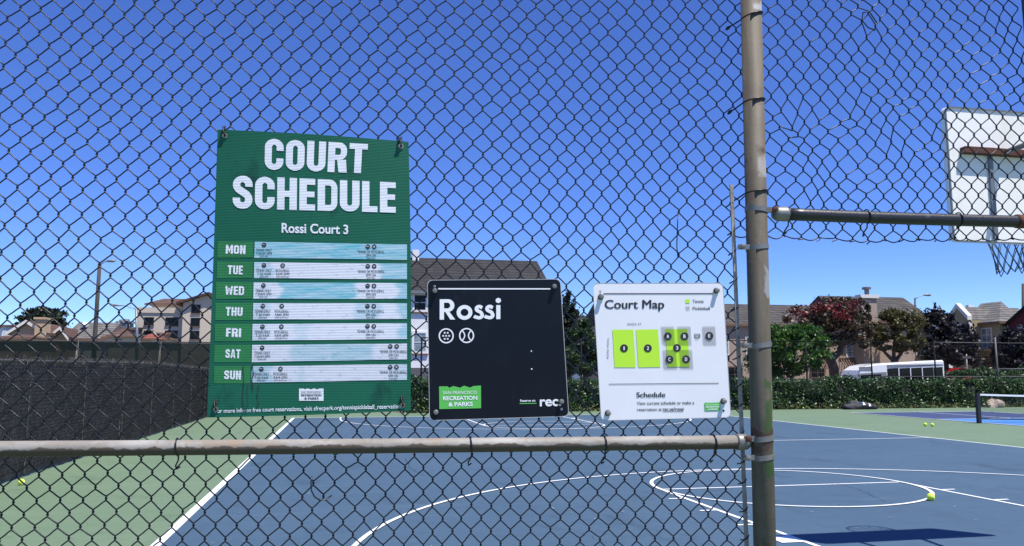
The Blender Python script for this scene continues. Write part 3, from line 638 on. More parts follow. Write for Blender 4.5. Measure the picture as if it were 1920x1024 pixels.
short = {'MON': ['TENNIS ONLY|7:30AM-3PM|RESERVABLE@327', 'TENNIS OR PICKLEBALL|3PM ON|RESERVABLE@898'], 'TUE': ['TENNIS ONLY|7:30-9AM|RESERVABLE@327', 'PICKLEBALL|9AM-3PM|OPEN GROUP PLAY@427', 'TENNIS OR PICKLEBALL|3PM ON|RESERVABLE@898'],
         'WED': ['TENNIS ONLY|7:30AM-3PM|RESERVABLE@324', 'TENNIS OR PICKLEBALL|3PM ON|RESERVABLE@897'], 'THU': ['TENNIS ONLY|7:30-9AM|RESERVABLE@321', 'PICKLEBALL|9AM-3PM|OPEN GROUP PLAY@422', 'TENNIS OR PICKLEBALL|3PM ON|RESERVABLE@896'],
         'FRI': ['TENNIS ONLY|7:30-9AM|RESERVABLE@319', 'PICKLEBALL|9AM-3PM|OPEN GROUP PLAY@420', 'TENNIS OR PICKLEBALL|3PM ON|RESERVABLE@896'], 'SAT': ['TENNIS ONLY|7:30AM-5PM|RESERVABLE@317', 'TENNIS OR PICKLEBALL|5PM ON|RESERVABLE@1018'],
         'SUN': ['TENNIS ONLY|7:30-9AM|RESERVABLE@313', 'PICKLEBALL|9AM-5PM|OPEN GROUP PLAY@415', 'TENNIS OR PICKLEBALL|5PM ON|RESERVABLE@1017']}
for ri, (day, g, st) in enumerate(rows):
    sk = (ri - 3) * 1.0
    gq = [Z2(g[0], g[1]), Z2(g[2], g[1] + (3 - ri) * .6), Z2(g[2] - 2, g[3]), Z2(g[0] - 2, g[3])]
    put_quad(sh1, gq, .0009, M['day_green'], s1, 'day_panel')
    cx, cy = (g[0] + g[2]) / 2, (g[1] + g[3]) / 2
    wd = 105 if day == 'MON' else 100 if day == 'WED' else 80 if day in ('FRI', 'TUE', 'SAT') else 90
    put_shape(sh1, heavy(day, .09), [Z2(cx - wd / 2 + 2, cy - 24), Z2(cx + wd / 2 + 2, cy - 22), Z2(cx + wd / 2, cy + 26), Z2(cx - wd / 2, cy + 24)], .0016, M['sign_white'], s1)
    nu, nv = 72, 8; vs = []; cols = []; sq = [Z2(*p) for p in st]
    for j in range(nv + 1):
        for i in range(nu + 1):
            u, v = i / nu, j / nv; x, y = quad_map(sq, u, 1 - v); vs.append(sh1.p(x, y, .0009))
            k = 0
            for a, b, sgn in fade[day]:
                ee = .02 + .03 * blotch(u * .5, v, ri); k = max(k, sgn * min(1, max(0, (u - a + ee + (.05 if a == 0 else 0)) / .03)) * min(1, max(0, (b - u + ee + (.05 if b == 1 else 0)) / .03)))
            k *= .8 + .35 * blotch(u, v * 1.5, ri + 9); c = WHITE_P * (1 - min(max(k, 0), 1)) + CYAN_P * min(max(k, 0), 1)
            d = max(0, blotch(u * 2.3 + ri * .37, v * 2, ri * 2.7 + 4) - .42) * .8 + (.12 if day in ('SUN', 'SAT') else 0) + (.25 if u < .09 and day in ('THU', 'FRI', 'SUN') else 0) * abs(blotch(u * 3, v, 2)); c = c * (1 - d) + DIRT_P * d
            cols += [float(c[0]), float(c[1]), float(c[2]), 1.0]
    t = MB(); t.add(vs, [(j * (nu + 1) + i, (j + 1) * (nu + 1) + i, (j + 1) * (nu + 1) + i + 1, j * (nu + 1) + i + 1) for j in range(nv) for i in range(nu)])
    o = t.build('schedule_strip', M['strip_print'], s1); ca = o.data.color_attributes.new('print_colour', 'FLOAT_COLOR', 'POINT'); ca.data.foreach_set('color', cols)
    for spec in short[day]:
        body, xx = spec.split('@'); xx = float(xx); l1, l2, l3 = body.split('|'); both = ' OR ' in l1
        ty = (st[0][1] * (1090 - xx) + st[1][1] * (xx - 270)) / 820
        for icx in ((xx - 17, xx + 17) if both else (xx,)):
            put_poly(sh1, [Z2(*p) for p in disc_pts(icx, ty + 16, 12.5, 20)], .0016, M['ink'], s1, 'icon')
            pick = icx > xx or (not both and l1.startswith('PICK'))
            if pick:
                for a in (45, 135): put_stroke(sh1, [Z2(icx + 7 * math.cos(math.radians(a)), ty + 16 + 7 * math.sin(math.radians(a))), Z2(icx - 7 * math.cos(math.radians(a)), ty + 16 - 7 * math.sin(math.radians(a)))], .7, .0019 + a * 1e-6, M['sign_white'], s1)
            else: put_stroke(sh1, [Z2(icx - 8 + k * 2.6, ty + 10 + 5.5 * math.sin(k * .55)) for k in range(6)], .7, .0019, M['sign_white'], s1)
        w1 = 145 if both else 84 if l1[0] == 'T' else 74; w2 = 52 if both else 84 if len(l2) > 8 else 72
        put_text(sh1, l1, [Z2(xx - w1 / 2, ty + 36), Z2(xx + w1 / 2, ty + 36), Z2(xx + w1 / 2, ty + 50), Z2(xx - w1 / 2, ty + 50)], .0016, M['ink'], s1)
        put_text(sh1, l2, [Z2(xx - w2 / 2, ty + 55), Z2(xx + w2 / 2, ty + 55), Z2(xx + w2 / 2, ty + 69), Z2(xx - w2 / 2, ty + 69)], .0016, M['ink'], s1)
        w3 = 45 if l3[0] == 'R' else 70
        put_text(sh1, l3, [Z2(xx - w3 / 2, ty + 74), Z2(xx + w3 / 2, ty + 74), Z2(xx + w3 / 2, ty + 80), Z2(xx - w3 / 2, ty + 80)], .0016, M['ink'], s1, .01)
def park_logo(sheet, q, base_m, text_m, parent, ground):
    x0, y0 = q[0]; ww = q[1][0] - x0; hh = q[3][1] - y0
    top = [(0, 0.02), (.2, .02), (.24, .085), (.34, .01), (.42, .045), (.5, .085), (.6, .0), (.68, .05), (.74, .085), (.82, .02), (1, .0)]
    pts = [quad_map(q, u, 1 - v) for u, v in top] + [q[2], q[3]]
    t = MB(); n = len(top); bot = [quad_map(q, u, 0) for u, v in top]
    t.add([sheet.p(x, y, .0012) for x, y in pts[:n] + bot], [(i, n + i, n + i + 1, i + 1) for i in range(n - 1)]); o = t.build('logo_panel', base_m, parent)
    for s, a, b, u0, u1, bd in (('SAN FRANCISCO', .23, .36, .09, .90, .0), ('RECREATION', .46, .62, .09, .91, .03), ('& PARKS', .72, .89, .22, .80, .03)):
        put_text(sheet, s, [quad_map(q, u0, 1 - a), quad_map(q, u1, 1 - a), quad_map(q, u1, 1 - b), quad_map(q, u0, 1 - b)], .002, text_m, parent, bd)
park_logo(sh1, [Z2(514, 820), Z2(645, 820), Z2(645, 886), Z2(514, 886)], M['sign_white'], M['ink'], s1, None)
put_text(sh1, 'For more info on free court reservations, visit sfrecpark.org/tennispickleball_reservations', [Z2(66, 930), Z2(1068, 903), Z2(1068, 925), Z2(66, 951)], .0012, M['sign_white'], s1, .012)
def grommet(sheet, px, py, parent):
    put_ring(sheet, px, py, 5, 2.6, .0028, M['galv'], parent, 'grommet', 18)
    t = MB(); c = sheet.p(px, py, .003); a = sheet.p(px - 3, py - 16, .006)
    t.tube([c - FN * .02, c + FN * .006, c.lerp(a, .5) + FN * .008, a, a - FN * .03], .0024, 6); t.build('cable_tie', M['black'], parent, True)
    t = MB(); t.tube([sheet.p(px - 1, py - 8, .010), sheet.p(px + 1, py - 19, .013)], [.0028, .0018], 6); t.build('cable_tie', M['black'], parent, True)
    t = MB(); t.tube([sheet.p(px - 5, py - 4, .010), sheet.p(px + 2, py - 14, .012)], [.0024, .0016], 6); t.build('cable_tie', M['black'], parent, True)
grommet(sh1, 421.5, 254, s1); grommet(sh1, 752, 274, s1); grommet(sh1, 405, 768, s1); grommet(sh1, 755.5, 760, s1)
# old black runs of grime at the lower left
for x, y0, y1, w in ((218, 700, 960, 5), (268, 690, 830, 7), (296, 800, 930, 5), (240, 790, 950, 3)):
    P = [Z2(x + 3 * math.sin(k * 1.3 + x) - k * .4, y0 + (y1 - y0) * k / 8) for k in range(9)]
    put_stroke(sh1, P, [w * .35 * (.25 + .75 * abs(math.sin(k * 1.1 + x))) for k in range(9)], .0024, M['ink'], s1, 'grime_streak')

# --- the two square signs
def rounded(q, r, n=7):
    P = []
    for k in range(4):
        c = Vector(q[k]); a = (Vector(q[k - 1]) - c).normalized() * r; b = (Vector(q[(k + 1) % 4]) - c).normalized() * r
        P += [tuple(c + a * (1 - t_) ** 2 + b * t_ ** 2) for t_ in [i / n for i in range(n + 1)]]
    return P
def square_sign(name, label, q, n, face_m, edge_m):
    cx = (q[2][0] + q[3][0]) / 2; s, z = fsz(cx, q[2][1], n); o = empty(name, W(s, z, n), label, 'sign'); sh = Sheet(n)
    P = rounded(q, 11); k = len(P); t = MB()
    t.add([sh.p(x, y, 0) for x, y in P] + [sh.p(x, y, -.004) for x, y in P], [tuple(range(k))[::-1] if False else tuple(range(k)), tuple(range(2 * k - 1, k - 1, -1))], 0)
    t.f += [(i, (i + 1) % k, k + (i + 1) % k, k + i) for i in range(k)]; t.mi += [1] * k
    t.build('panel', [face_m, edge_m], o)
    c0 = Vector((sum(x for x, y in P) / k, sum(y for x, y in P) / k)); In = [tuple(Vector(p) + (c0 - Vector(p)).normalized() * 1.3) for p in P]
    t = MB(); t.add([sh.p(x, y, .0004) for x, y in P] + [sh.p(x, y, .0004) for x, y in In], [(i, (i + 1) % k, k + (i + 1) % k, k + i) for i in range(k)]); t.build('edge_strip', edge_m, o)
    return o, sh
def standoff(sh, px, py, parent):
    c = sh.p(px, py, 0); dn = Vector((0, 0, -1))
    t = MB(); t.tube([c + FN * .0008, c + FN * .004], [.0082, .0082], 16); t.build('washer', M['black'], parent)
    t = MB(); t.tube([c + FN * .003, c + FN * .013, c + FN * .0145], [.0066, .0066, .0052], 8); b = t.build('bolt', M['galv'], parent)
    t = MB(); t.tube([c + FN * .0146, c + FN * .0152], [.0030, .0026], 8); t.build('bolt_socket', M['steel_grey'], b)
    t = MB(); t.tube([c + FN * -.03, c + FN * -.004], [.004, .004], 8); t.build('bolt_shank', M['galv'], parent)
s2, sh2 = square_sign('court_name_sign', 'black square sign with white park name and two round ball icons', [(801, 525), (1051, 523), (1067, 781), (805, 789)], .010, M['black_panel'], M['panel_edge'])
Z3 = lambda x, y: (780 + x * .2831, 510 + y * .2832)
put_quad(sh2, [Z3(147, 107), Z3(893, 108), Z3(893, 116), Z3(147, 116)], .001, M['print_bright'], s2, 'rule')
put_shape(sh2, geometric_rossi(), [Z3(157, 181), Z3(563, 178), Z3(563, 312), Z3(157, 316)], .001, M['print_bright'], s2)
c1 = Z3(200, 423); c2_ = Z3(335, 421)
put_ring(sh2, *c1, 14.2, 2.5, .001, M['print_bright'], s2); put_ring(sh2, *c2_, 14.2, 2.5, .001, M['print_bright'], s2)
for dx, dy in ((-10, -20), (10, -20), (-20, 0), (0, 0), (20, 0), (-10, 20), (10, 20)):
    p = Z3(200 + dx, 423 + dy); put_quad(sh2, box_q(p[0] - 1.5, p[1] - 1.5, p[0] + 1.5, p[1] + 1.5), .001, M['print_bright'], s2, 'icon')
for sg in (-1, 1): put_stroke(sh2, [(c2_[0] + sg * (3.6 + 5.2 * (abs(k) / 6) ** 2), c2_[1] + k * 1.62) for k in range(-6, 7)], 2.2, .0013, M['print_bright'], s2)
park_logo(sh2, [Z3(153, 755), Z3(430, 752), Z3(431, 902), Z3(155, 908)], M['logo_green'], M['print_bright'], s2, None)
put_text(sh2, 'Reserve on', [Z3(690, 845), Z3(790, 843), Z3(790, 858), Z3(690, 860)], .001, M['print_bright'], s2, .02)
put_quad(sh2, [Z3(686, 869), Z3(798, 867), Z3(798, 872), Z3(686, 874)], .001, M['logo_green'], s2, 'rule')
put_text(sh2, 'rec.', [Z3(820, 826), Z3(962, 822), Z3(962, 885), Z3(820, 888)], .001, M['print_bright'], s2, .024)
for p in ((123, 127), (912, 98), (960, 858), (131, 928)): standoff(sh2, *Z3(*p), s2)
for p in ((764, 524), (767, 642)): put_poly(sh2, [Z3(p[0] + 6 * math.cos(k) * (.5 + .5 * math.sin(k * 2.3 + p[1]) ** 2), p[1] + 7 * math.sin(k) * (.5 + .5 * math.cos(k * 1.7) ** 2)) for k in range(6)], .001, M['print_bright'], s2, 'scuff')
for p in ((124, 95), (963, 908)): put_ring(sh2, *Z3(*p), 2.2, .9, .001, M['panel_edge'], s2, 'drill_hole', 12)

s3, sh3 = square_sign('court_map_sign', 'white square sign with a lime green court map and small print', [(1111, 531), (1356, 530), (1371, 783), (1127, 789)], .010, M['white_panel'], M['panel_edge'])
Z4 = lambda x, y: (1090 + x * .2831, 510 + y * .2832)
def zq(x0, y0, x1, y1, sl=0.0): return [Z4(x0, y0), Z4(x1, y0 - sl), Z4(x1, y1 - sl), Z4(x0, y1)]
put_quad(sh3, zq(147, 141, 872, 147, 1), .001, M['ink_solid'], s3, 'rule')
put_text(sh3, 'Court Map', zq(157, 186, 548, 242, 1), .001, M['ink_solid'], s3, thick=.55)
put_quad(sh3, zq(692, 181, 718, 207), .001, M['lime'], s3, 'legend_swatch')
put_text(sh3, 'Tennis', zq(737, 184, 810, 204), .001, M['ink_solid'], s3, .006); put_text(sh3, 'Pickleball', zq(738, 231, 852, 251), .001, M['ink_solid'], s3, .006)
put_text(sh3, 'ANZA ST.', zq(303, 338, 403, 353), .001, M['ink_solid'], s3, 0, 1.25)
v, f = text_mesh('ROSSI POOL', 0, 1.2); x1 = max(p[0] for p in v)
t = MB(); t.add([sh3.p(*Z4(184 - 12 * p[1] / CAPH - 10 * (1 - p[0] / x1) * .3, 574 - 138 * p[0] / x1), .001) for p in v], f); t.build('lettering', M['ink_solid'], s3)
for q in ([(206, 382), (345, 382), (360, 632), (220, 632)], [(362, 382), (508, 380), (524, 630), (378, 632)], [(557, 379), (703, 378), (717, 628), (571, 629)]): put_quad(sh3, [Z4(*p) for p in q], .001, M['lime'], s3, 'map_court')
def hatch(q, step, w, lift):
    t = MB(); (ax, ay), (bx, by), (cx_, cy_), (dx, dy) = q; n = int(((bx - ax) + (dy - ay)) / step)
    W_, H_ = bx - ax, dy - ay
    for k in range(1, n):
        c = k * step; a0 = (min(c, W_), max(0, c - W_)); a1 = (max(0, c - H_), min(c, H_))        # run of the diagonal x+y=c
        pa = (W_ - a0[0], a0[1]); pb = (W_ - a1[0], a1[1])
        P = [Z4(*quad_map(q, min(max(x / W_, 0), 1), 1 - min(max(y / H_, 0), 1))) for x, y in (pa, pb)]
        if math.dist(P[0], P[1]) < .8: continue
        v, f = strip(P, w); t.add([sh3.p(x, y, lift) for x, y in v], f)
    return t.build('map_hatching', M['ink_solid'], s3)
for q in ([(527, 362), (613, 361), (620, 490), (535, 491)], [(634, 361), (724, 360), (731, 488), (641, 489)], [(537, 517), (627, 516), (634, 648), (544, 649)], [(647, 516), (733, 515), (742, 646), (655, 647)], [(799, 361), (887, 360), (894, 488), (806, 489)]): hatch(q, 12, .62, .0014)
hatch([(692, 228), (718, 228), (718, 254), (692, 254)], 13, .9, .0014)
for s, x, y in (('1', 283, 505), ('2', 441, 505), ('A', 573, 426), ('B', 683, 426), ('3', 634, 503), ('C', 584, 579), ('D', 694, 578), ('E', 848, 423)):
    put_poly(sh3, [Z4(*p) for p in disc_pts(x, y, 26, 28)], .0019, M['ink_solid'], s3, 'map_marker')
    hw = 3 if s == '1' else 7; put_text(sh3, s, zq(x - hw, y - 12, x + hw, y + 12), .0024, M['print_bright'], s3, thick=.3)
for q in (zq(749, 410, 786, 414), zq(749, 434, 757, 438), zq(778, 434, 786, 438), zq(749, 414, 753, 434), zq(782, 414, 786, 434), zq(758, 421, 777, 424), zq(758, 424, 761, 438), zq(774, 424, 777, 438)): put_quad(sh3, q, .0011, M['ink_solid'], s3, 'icon')
put_ring(sh3, *Z4(767, 440), 2.2, .8, .0015, M['ink_solid'], s3, 'icon', 14)
put_quad(sh3, [Z4(182, 741), Z4(910, 735), Z4(910, 739), Z4(182, 745)], .001, M['ink_solid'], s3, 'rule')
put_text(sh3, 'Schedule', zq(366, 797, 556, 830, 2), .001, M['ink_solid'], s3, thick=.35)
put_text(sh3, 'View current schedule or make a', zq(368, 858, 748, 880, 4), .001, M['ink_solid'], s3, .004); put_text(sh3, 'reservation at', zq(370, 900, 533, 921, 2), .001, M['ink_solid'], s3, .004)
put_text(sh3, 'rec.us/rossi', zq(541, 897, 677, 918, 1), .001, M['ink_solid'], s3, thick=.22); put_quad(sh3, zq(541, 922, 677, 925, 1), .001, M['ink_solid'], s3, 'rule')
park_logo(sh3, [Z4(815, 864), Z4(919, 862), Z4(922, 918), Z4(818, 921)], M['logo_green'], M['print_bright'], s3, None)
put_poly(sh3, [Z4(*p) for p in disc_pts(943, 918, 7, 14)], .001, M['ink_solid'], s3, 'drill_hole')
put_stroke(sh3, [Z4(118, 122), Z4(123, 133), Z4(131, 122), Z4(122, 148)], .8, .001, M['ink_solid'], s3, 'scratch_mark')
for p in ((128, 166), (892, 125), (938, 856), (174, 935)): standoff(sh3, *Z4(*p), s3)

# ------------------------------------------------------------------ basketball backboard
hoop = empty('basketball_hoop', (CX, 3.7, 0), 'weathered white basketball backboard with rusty back frame and hanging net', 'basketball hoop')
BY, BW, BZ0, BZ1 = 6.0, .915, 2.69, 3.90
t = MB(); r_ = .05; P = []
for cx_, cz_, a0 in ((CX + BW - r_, BZ0 + r_, -90), (CX + BW - r_, BZ1 - r_, 0), (CX - BW + r_, BZ1 - r_, 90), (CX - BW + r_, BZ0 + r_, 180)): P += [(cx_ + r_ * math.cos(math.radians(a0 + 15 * k)), cz_ + r_ * math.sin(math.radians(a0 + 15 * k))) for k in range(7)]
n = len(P); t.add([(x, BY, z) for x, z in P] + [(x, BY + .045, z) for x, z in P], [tuple(range(n)), tuple(range(2 * n - 1, n - 1, -1))] + [(i, n + i, n + (i + 1) % n, (i + 1) % n) for i in range(n)])
t.f = [tuple(f) for f in t.f]; t.build('board', M['board'], hoop)
t = MB(); Pi = [(CX + (x - CX) * .985, BZ0 + .6 + (z - BZ0 - .6) * .985) for x, z in P]
t.add([(x, BY - .012, z) for x, z in P] + [(x, BY - .012, z) for x, z in Pi] + [(x, BY - .001, z) for x, z in P], [(i, (i + 1) % n, n + (i + 1) % n, n + i) for i in range(n)] + [(i, 2 * n + i, 2 * n + (i + 1) % n, (i + 1) % n) for i in range(n)]); t.build('board_rim_edge', M['steel_grey'], hoop)
zf = 3.50
t = MB(); t.box((CX - .78, BY - .066, zf - .028), (CX + .78, BY - .0005, zf + .028)); t.build('frame_bar', M['rust'], hoop)
t = MB(); t.box((CX - .78, BY - .052, 2.98), (CX + .78, BY - .012, 3.03)); t.build('frame_bar', M['rust'], hoop) if False else None
for sx in (onY(1862, 400, 6.0).x - CX,):
    t = MB(); t.box((CX + sx - .02, BY - .022, 2.71), (CX + sx + .02, BY - .0005, zf - .031)); t.build('shadow_strip', M['steel_grey'], hoop)  # thin grey strip put on the board in place of a shadow line
for sx in (-.36, .36):
    cyl_between('brace', (CX + sx, BY - .06, zf - .0), (CX + sx * .22, 3.75, 3.66), .024, M['steel_grey'], hoop)
t = MB(); t.tube([(CX, 3.7, 0), (CX, 3.7, 3.75)], .07, 20); pole = t.build('pole', M['steel_grey'], hoop); smooth_sides(pole)
t = MB(); t.tube([(CX, 3.7, 3.75), (CX, 3.7, 3.80)], [.076, .03], 20); t.build('pole_cap', M['steel_grey'], hoop)
RC = Vector((CX, BSK + .03, 2.985)); t = MB(); t.tube([RC + Vector((.229 * math.cos(a), .229 * math.sin(a), 0)) for a in [2 * math.pi * k / 36 for k in range(37)]], .009, 8, cap=False); t.build('rim', M['rust'], hoop, True)
t = MB(); t.hexa([(CX - .08, BY + .046, 2.93), (CX + .08, BY + .046, 2.93), (CX + .06, BSK - .19, 2.955), (CX - .06, BSK - .19, 2.955), (CX - .08, BY + .046, 3.03), (CX + .08, BY + .046, 3.03), (CX + .06, BSK - .19, 2.985), (CX - .06, BSK - .19, 2.985)]); t.build('rim_bracket', M['rust'], hoop)
t = MB()
def netp(a, k): r = (.225, .205, .165, .135, .125, .12)[k]; zz_ = (0, -.085, -.18, -.28, -.37, -.45)[k]; sway = .035 * (k / 5) ** 1.5; return RC + Vector((r * math.cos(a) + sway, r * math.sin(a), zz_ + .02 * math.sin(3 * a) * k / 5))
for i in range(12):
    for sg in (1, -1): t.tube([netp(2 * math.pi * (i + sg * .5 * k) / 12, k) for k in range(6)], .0042, 5)
    a = 2 * math.pi * i / 12; t.tube([netp(2 * math.pi * (i - .5) / 12, 5), netp(a, 5) + Vector((0, 0, -.05)), netp(2 * math.pi * (i + .5) / 12, 5)], .005, 5)
t.build('net', M['net_cord'], hoop, True)

# ------------------------------------------------------------------ balls, net, rock, bag
def ball(px, py, label, r=.0335, gp='yellow balls lying on the courts'):
    c = gnd(px, py, r); t = MB(); n, m_ = 20, 12
    vs = [(c.x, c.y, c.z - r)] + [(c.x + r * math.sin(math.pi * j / m_) * math.cos(2 * math.pi * i / n), c.y + r * math.sin(math.pi * j / m_) * math.sin(2 * math.pi * i / n), c.z - r * math.cos(math.pi * j / m_)) for j in range(1, m_) for i in range(n)] + [(c.x, c.y, c.z + r)]
    fs = [(0, 1 + (i + 1) % n, 1 + i) for i in range(n)] + [(1 + j * n + i, 1 + j * n + (i + 1) % n, 1 + (j + 1) * n + (i + 1) % n, 1 + (j + 1) * n + i) for j in range(m_ - 2) for i in range(n)] + [(1 + (m_ - 2) * n + i, 1 + (m_ - 2) * n + (i + 1) % n, len(vs) - 1) for i in range(n)]
    t.add(vs, fs); o = t.build('tennis_ball', M['ball'], None, True); tag(o, label, 'ball', gp)
    t = MB(); t.tube([(c.x + (r + .0002) * math.cos(a) * math.sqrt(1 - .5 * math.sin(2 * a) ** 2 * .6), c.y + (r + .0002) * math.sin(a) * math.sqrt(1 - .5 * math.sin(2 * a) ** 2 * .6), c.z + r * .55 * math.sin(2 * a)) for a in [2 * math.pi * k / 40 for k in range(41)]], .0016, 5, cap=False)
    t.build('seam', M['white_tape'], o)
    return o
ball(1745, 932, 'yellow ball on the white free throw circle line near the right', .047)
ball(40, 904, 'yellow ball at the foot of the black screened fence on the left', .043)
ball(1735, 796, 'left ball of the yellow pair on green court beside the net', .05); ball(1748, 796.5, 'right ball of the yellow pair on green court beside the net', .05)
ball(1465.5, 765.5, 'yellow ball by the hedge just right of the fence post', .045); ball(1505.5, 765.3, 'yellow ball by the hedge between the post and the black bag', .045); ball(1665.5, 763.3, 'yellow ball by the hedge right of the black bag', .045)
net = empty('pickleball_net', (23.0, 22.35, 0), 'low black pickleball net with white top tape on the blue court', 'net')
NX0, NX1, NY = 19.72, 26.25, 22.35
for x in (NX0, NX1):
    t = MB(); t.box((x - .055, NY - .05, 0), (x + .055, NY + .05, .90)); t.box((x - .065, NY - .06, .90), (x + .065, NY + .06, .93)); t.build('post', M['black'], net)
seg = 24; sag = lambda x: .925 - .07 * math.sin(math.pi * (x - NX0) / (NX1 - NX0)); low = lambda x: .16 - .05 * math.sin(math.pi * (x - NX0) / (NX1 - NX0))
def hband(name, fz0, fz1, m, d=.012):
    t = MB()
    for i in range(seg):
        xa, xb = NX0 + .056 + (NX1 - NX0 - .112) * i / seg, NX0 + .056 + (NX1 - NX0 - .112) * (i + 1) / seg
        t.hexa([(xa, NY - d, fz0(xa)), (xb, NY - d, fz0(xb)), (xb, NY + d, fz0(xb)), (xa, NY + d, fz0(xa)), (xa, NY - d, fz1(xa)), (xb, NY - d, fz1(xb)), (xb, NY + d, fz1(xb)), (xa, NY + d, fz1(xa))])
    t.build(name, m, net)
hband('top_tape', lambda x: sag(x) - .055, sag, M['white_tape']); hband('bottom_band', lambda x: low(x) - .035, low, M['black'], .01)
t = MB(); nx = 150
for i in range(1, nx):
    x = NX0 + .056 + (NX1 - NX0 - .112) * i / nx; t.tube([(x, NY, low(x)), (x, NY, sag(x) - .055)], .0016, 3, cap=False)
for k in range(1, 17):
    t.tube([(NX0 + .06 + (NX1 - NX0 - .12) * i / 12, NY, low(NX0 + (NX1 - NX0) * i / 12) + (sag(NX0 + (NX1 - NX0) * i / 12) - .055 - low(NX0 + (NX1 - NX0) * i / 12)) * k / 17) for i in range(13)], .0016, 3, cap=False)
t.build('netting', M['black'], net)
def lump(name, c, sx, sy, sz, m, label, cat, seed, rough_=.22):
    r = np.random.default_rng(seed); t = MB(); n, m_ = 14, 8; off = r.uniform(0, 6, 6)
    def R(a, b): return 1 + rough_ * (math.sin(2 * a + off[0]) * math.cos(2 * b + off[1]) + .6 * math.sin(3 * a + off[2] + 2 * b))
    vs = []
    for j in range(m_ + 1):
        b = -math.pi / 2 + math.pi * j / m_
        for i in range(n): a = 2 * math.pi * i / n; k = R(a, b); vs.append((c[0] + sx * k * math.cos(a) * math.cos(b), c[1] + sy * k * math.sin(a) * math.cos(b), max(0, c[2] + sz * k * math.sin(b))))
    t.add(vs, [(j * n + i, j * n + (i + 1) % n, (j + 1) * n + (i + 1) % n, (j + 1) * n + i) for j in range(m_) for i in range(n)]); return tag(t.build(name, m, None, name != 'rock'), label, cat)
M['rock'] = mat('pale_rock', (.42, .34, .27), .9, noise=[(8, (.30, .24, .19), .4, .65)], bump=(20, .5, .04)); p = gnd(1866, 764)
lump('rock', (p.x, p.y - .05, .1), .42, .28, .26, M['rock'], 'pale brown rock at the foot of the hedge behind the net', 'rock', 3)
M['bag'] = mat('bag_cloth', (.012, .013, .018), .7, noise=[(9, (.04, .04, .05), .5, .7)], bump=(12, .6, .03)); p = gnd(1600, 767)
bag = lump('sports_bag', (p.x + .25, p.y - .35, .10), .62, .26, .20, M['bag'], 'black sports bag with white patches lying against the hedge', 'bag', 5, .2)
for k_, (dx, sx, sz) in enumerate(((-.35, .42, .17), (.62, .3, .15), (-.1, .3, .25))):
    e_ = lump('pocket', (p.x + dx, p.y - .36 + .04 * k_, .09), sx, .22, sz, M['bag'], None, None, 8 + k_, .24); e_.parent = bag
for dx, dz, w in ((.12, .27, .06), (.40, .22, .05)):
    t = MB(); t.hexa([(p.x + dx - w, p.y - .64, dz - .08), (p.x + dx + w, p.y - .64, dz - .06), (p.x + dx + w, p.y - .2, dz - .06), (p.x + dx - w, p.y - .2, dz - .08), (p.x + dx - w * .7, p.y - .58, dz + .06), (p.x + dx + w * .6, p.y - .58, dz + .03), (p.x + dx + w * .6, p.y - .25, dz + .05), (p.x + dx - w * .7, p.y - .25, dz + .06)]); t.build('white_patch', M['white_tape'], bag)

# ------------------------------------------------------------------ black screened fence on the left
sf = empty('screened_fence', (-4.65, 20, 0), 'low chain link fence covered in black windscreen along the left side', 'fence')
ztop = lambda y: float(np.interp(y, [2, 12.7, 22, 31, 33], [1.72, 1.74, 1.81, 1.70, 1.70]))
SX = -4.66
ys = [8.2 + 2.75 * k for k in range(9)]
for k, y in enumerate(ys + [32.9]):
    cyl_between('post', (SX - .05, y, 0), (SX - .05, y, ztop(y) + .02), .028, M['post_grey'], sf, 12)
t = MB(); t.tube([(SX - .05, y, ztop(y)) for y in np.linspace(8.2, 32.9, 30)], .021, 10); t.build('top_rail', M['galv'], sf, True)
for k in range(len(ys)):
    ya, yb = ys[k], (ys + [32.9])[k + 1]; nu, nv = 26, 14; vs = []
    for j in range(nv + 1):
        for i in range(nu + 1):
            y = ya + (yb - ya) * (i / nu) * .996 + .004; v = j / nv; z = .05 + (ztop(y) - .09) * v
            vs.append((SX - .022 + .018 * math.sin(i * 1.3 + k * 2.1 + v * 3) * (1 - .5 * v) + .02 * math.sin(v * 9 + k + i * .3) * math.sin(math.pi * i / nu), y, z))
    t = MB(); t.add(vs, [(j * (nu + 1) + i, j * (nu + 1) + i + 1, (j + 1) * (nu + 1) + i + 1, (j + 1) * (nu + 1) + i) for j in range(nv) for i in range(nu)]); t.build('windscreen', M['screen'], sf, True)
for k, y in enumerate(ys[1:]):                                     # lacing that ties the cloth to each post
    for q_ in range(2):
        t = MB(); zz0 = .06 + q_ * .82; t.tube([(SX + .026, y + .012 * math.sin(j * 2.1 + k), zz0 + .80 * j / 14) for j in range(15)], .006, 5); t.build('lacing', M['post_grey'], sf)
t = MB()        # its weave, with the cut ends standing up above the rail
pit = .055
for k in range(int((32.8 - 8.4) / pit)):
    y = 8.4 + k * pit; nz = int(ztop(y) / pit)
    P = [(SX + .012 + .004 * (j % 2), y + (pit / 2 if j % 2 else 0) + random.gauss(0, .004), .03 + j * pit / 1) for j in range(nz + 1)]
    t.tube(P, .0032, 3, cap=False); P2 = [(p_[0] + .003, y + (pit / 2 if j % 2 == 0 else 0) + .002, p_[2]) for j, p_ in enumerate(P)]; t.tube(P2, .0032, 3, cap=False)
    e = P[-1]; t.tube([e, (e[0] - .01, e[1] + random.gauss(.01, .015), ztop(y) + random.uniform(.05, .11))], .0036, 3, cap=False); t.tube([e, (e[0] + .01, e[1] + random.gauss(.03, .015), ztop(y) + random.uniform(.04, .09))], .0036, 3, cap=False)
t.build('mesh_weave', M['mesh_grey'], sf)['kind'] = 'stuff'
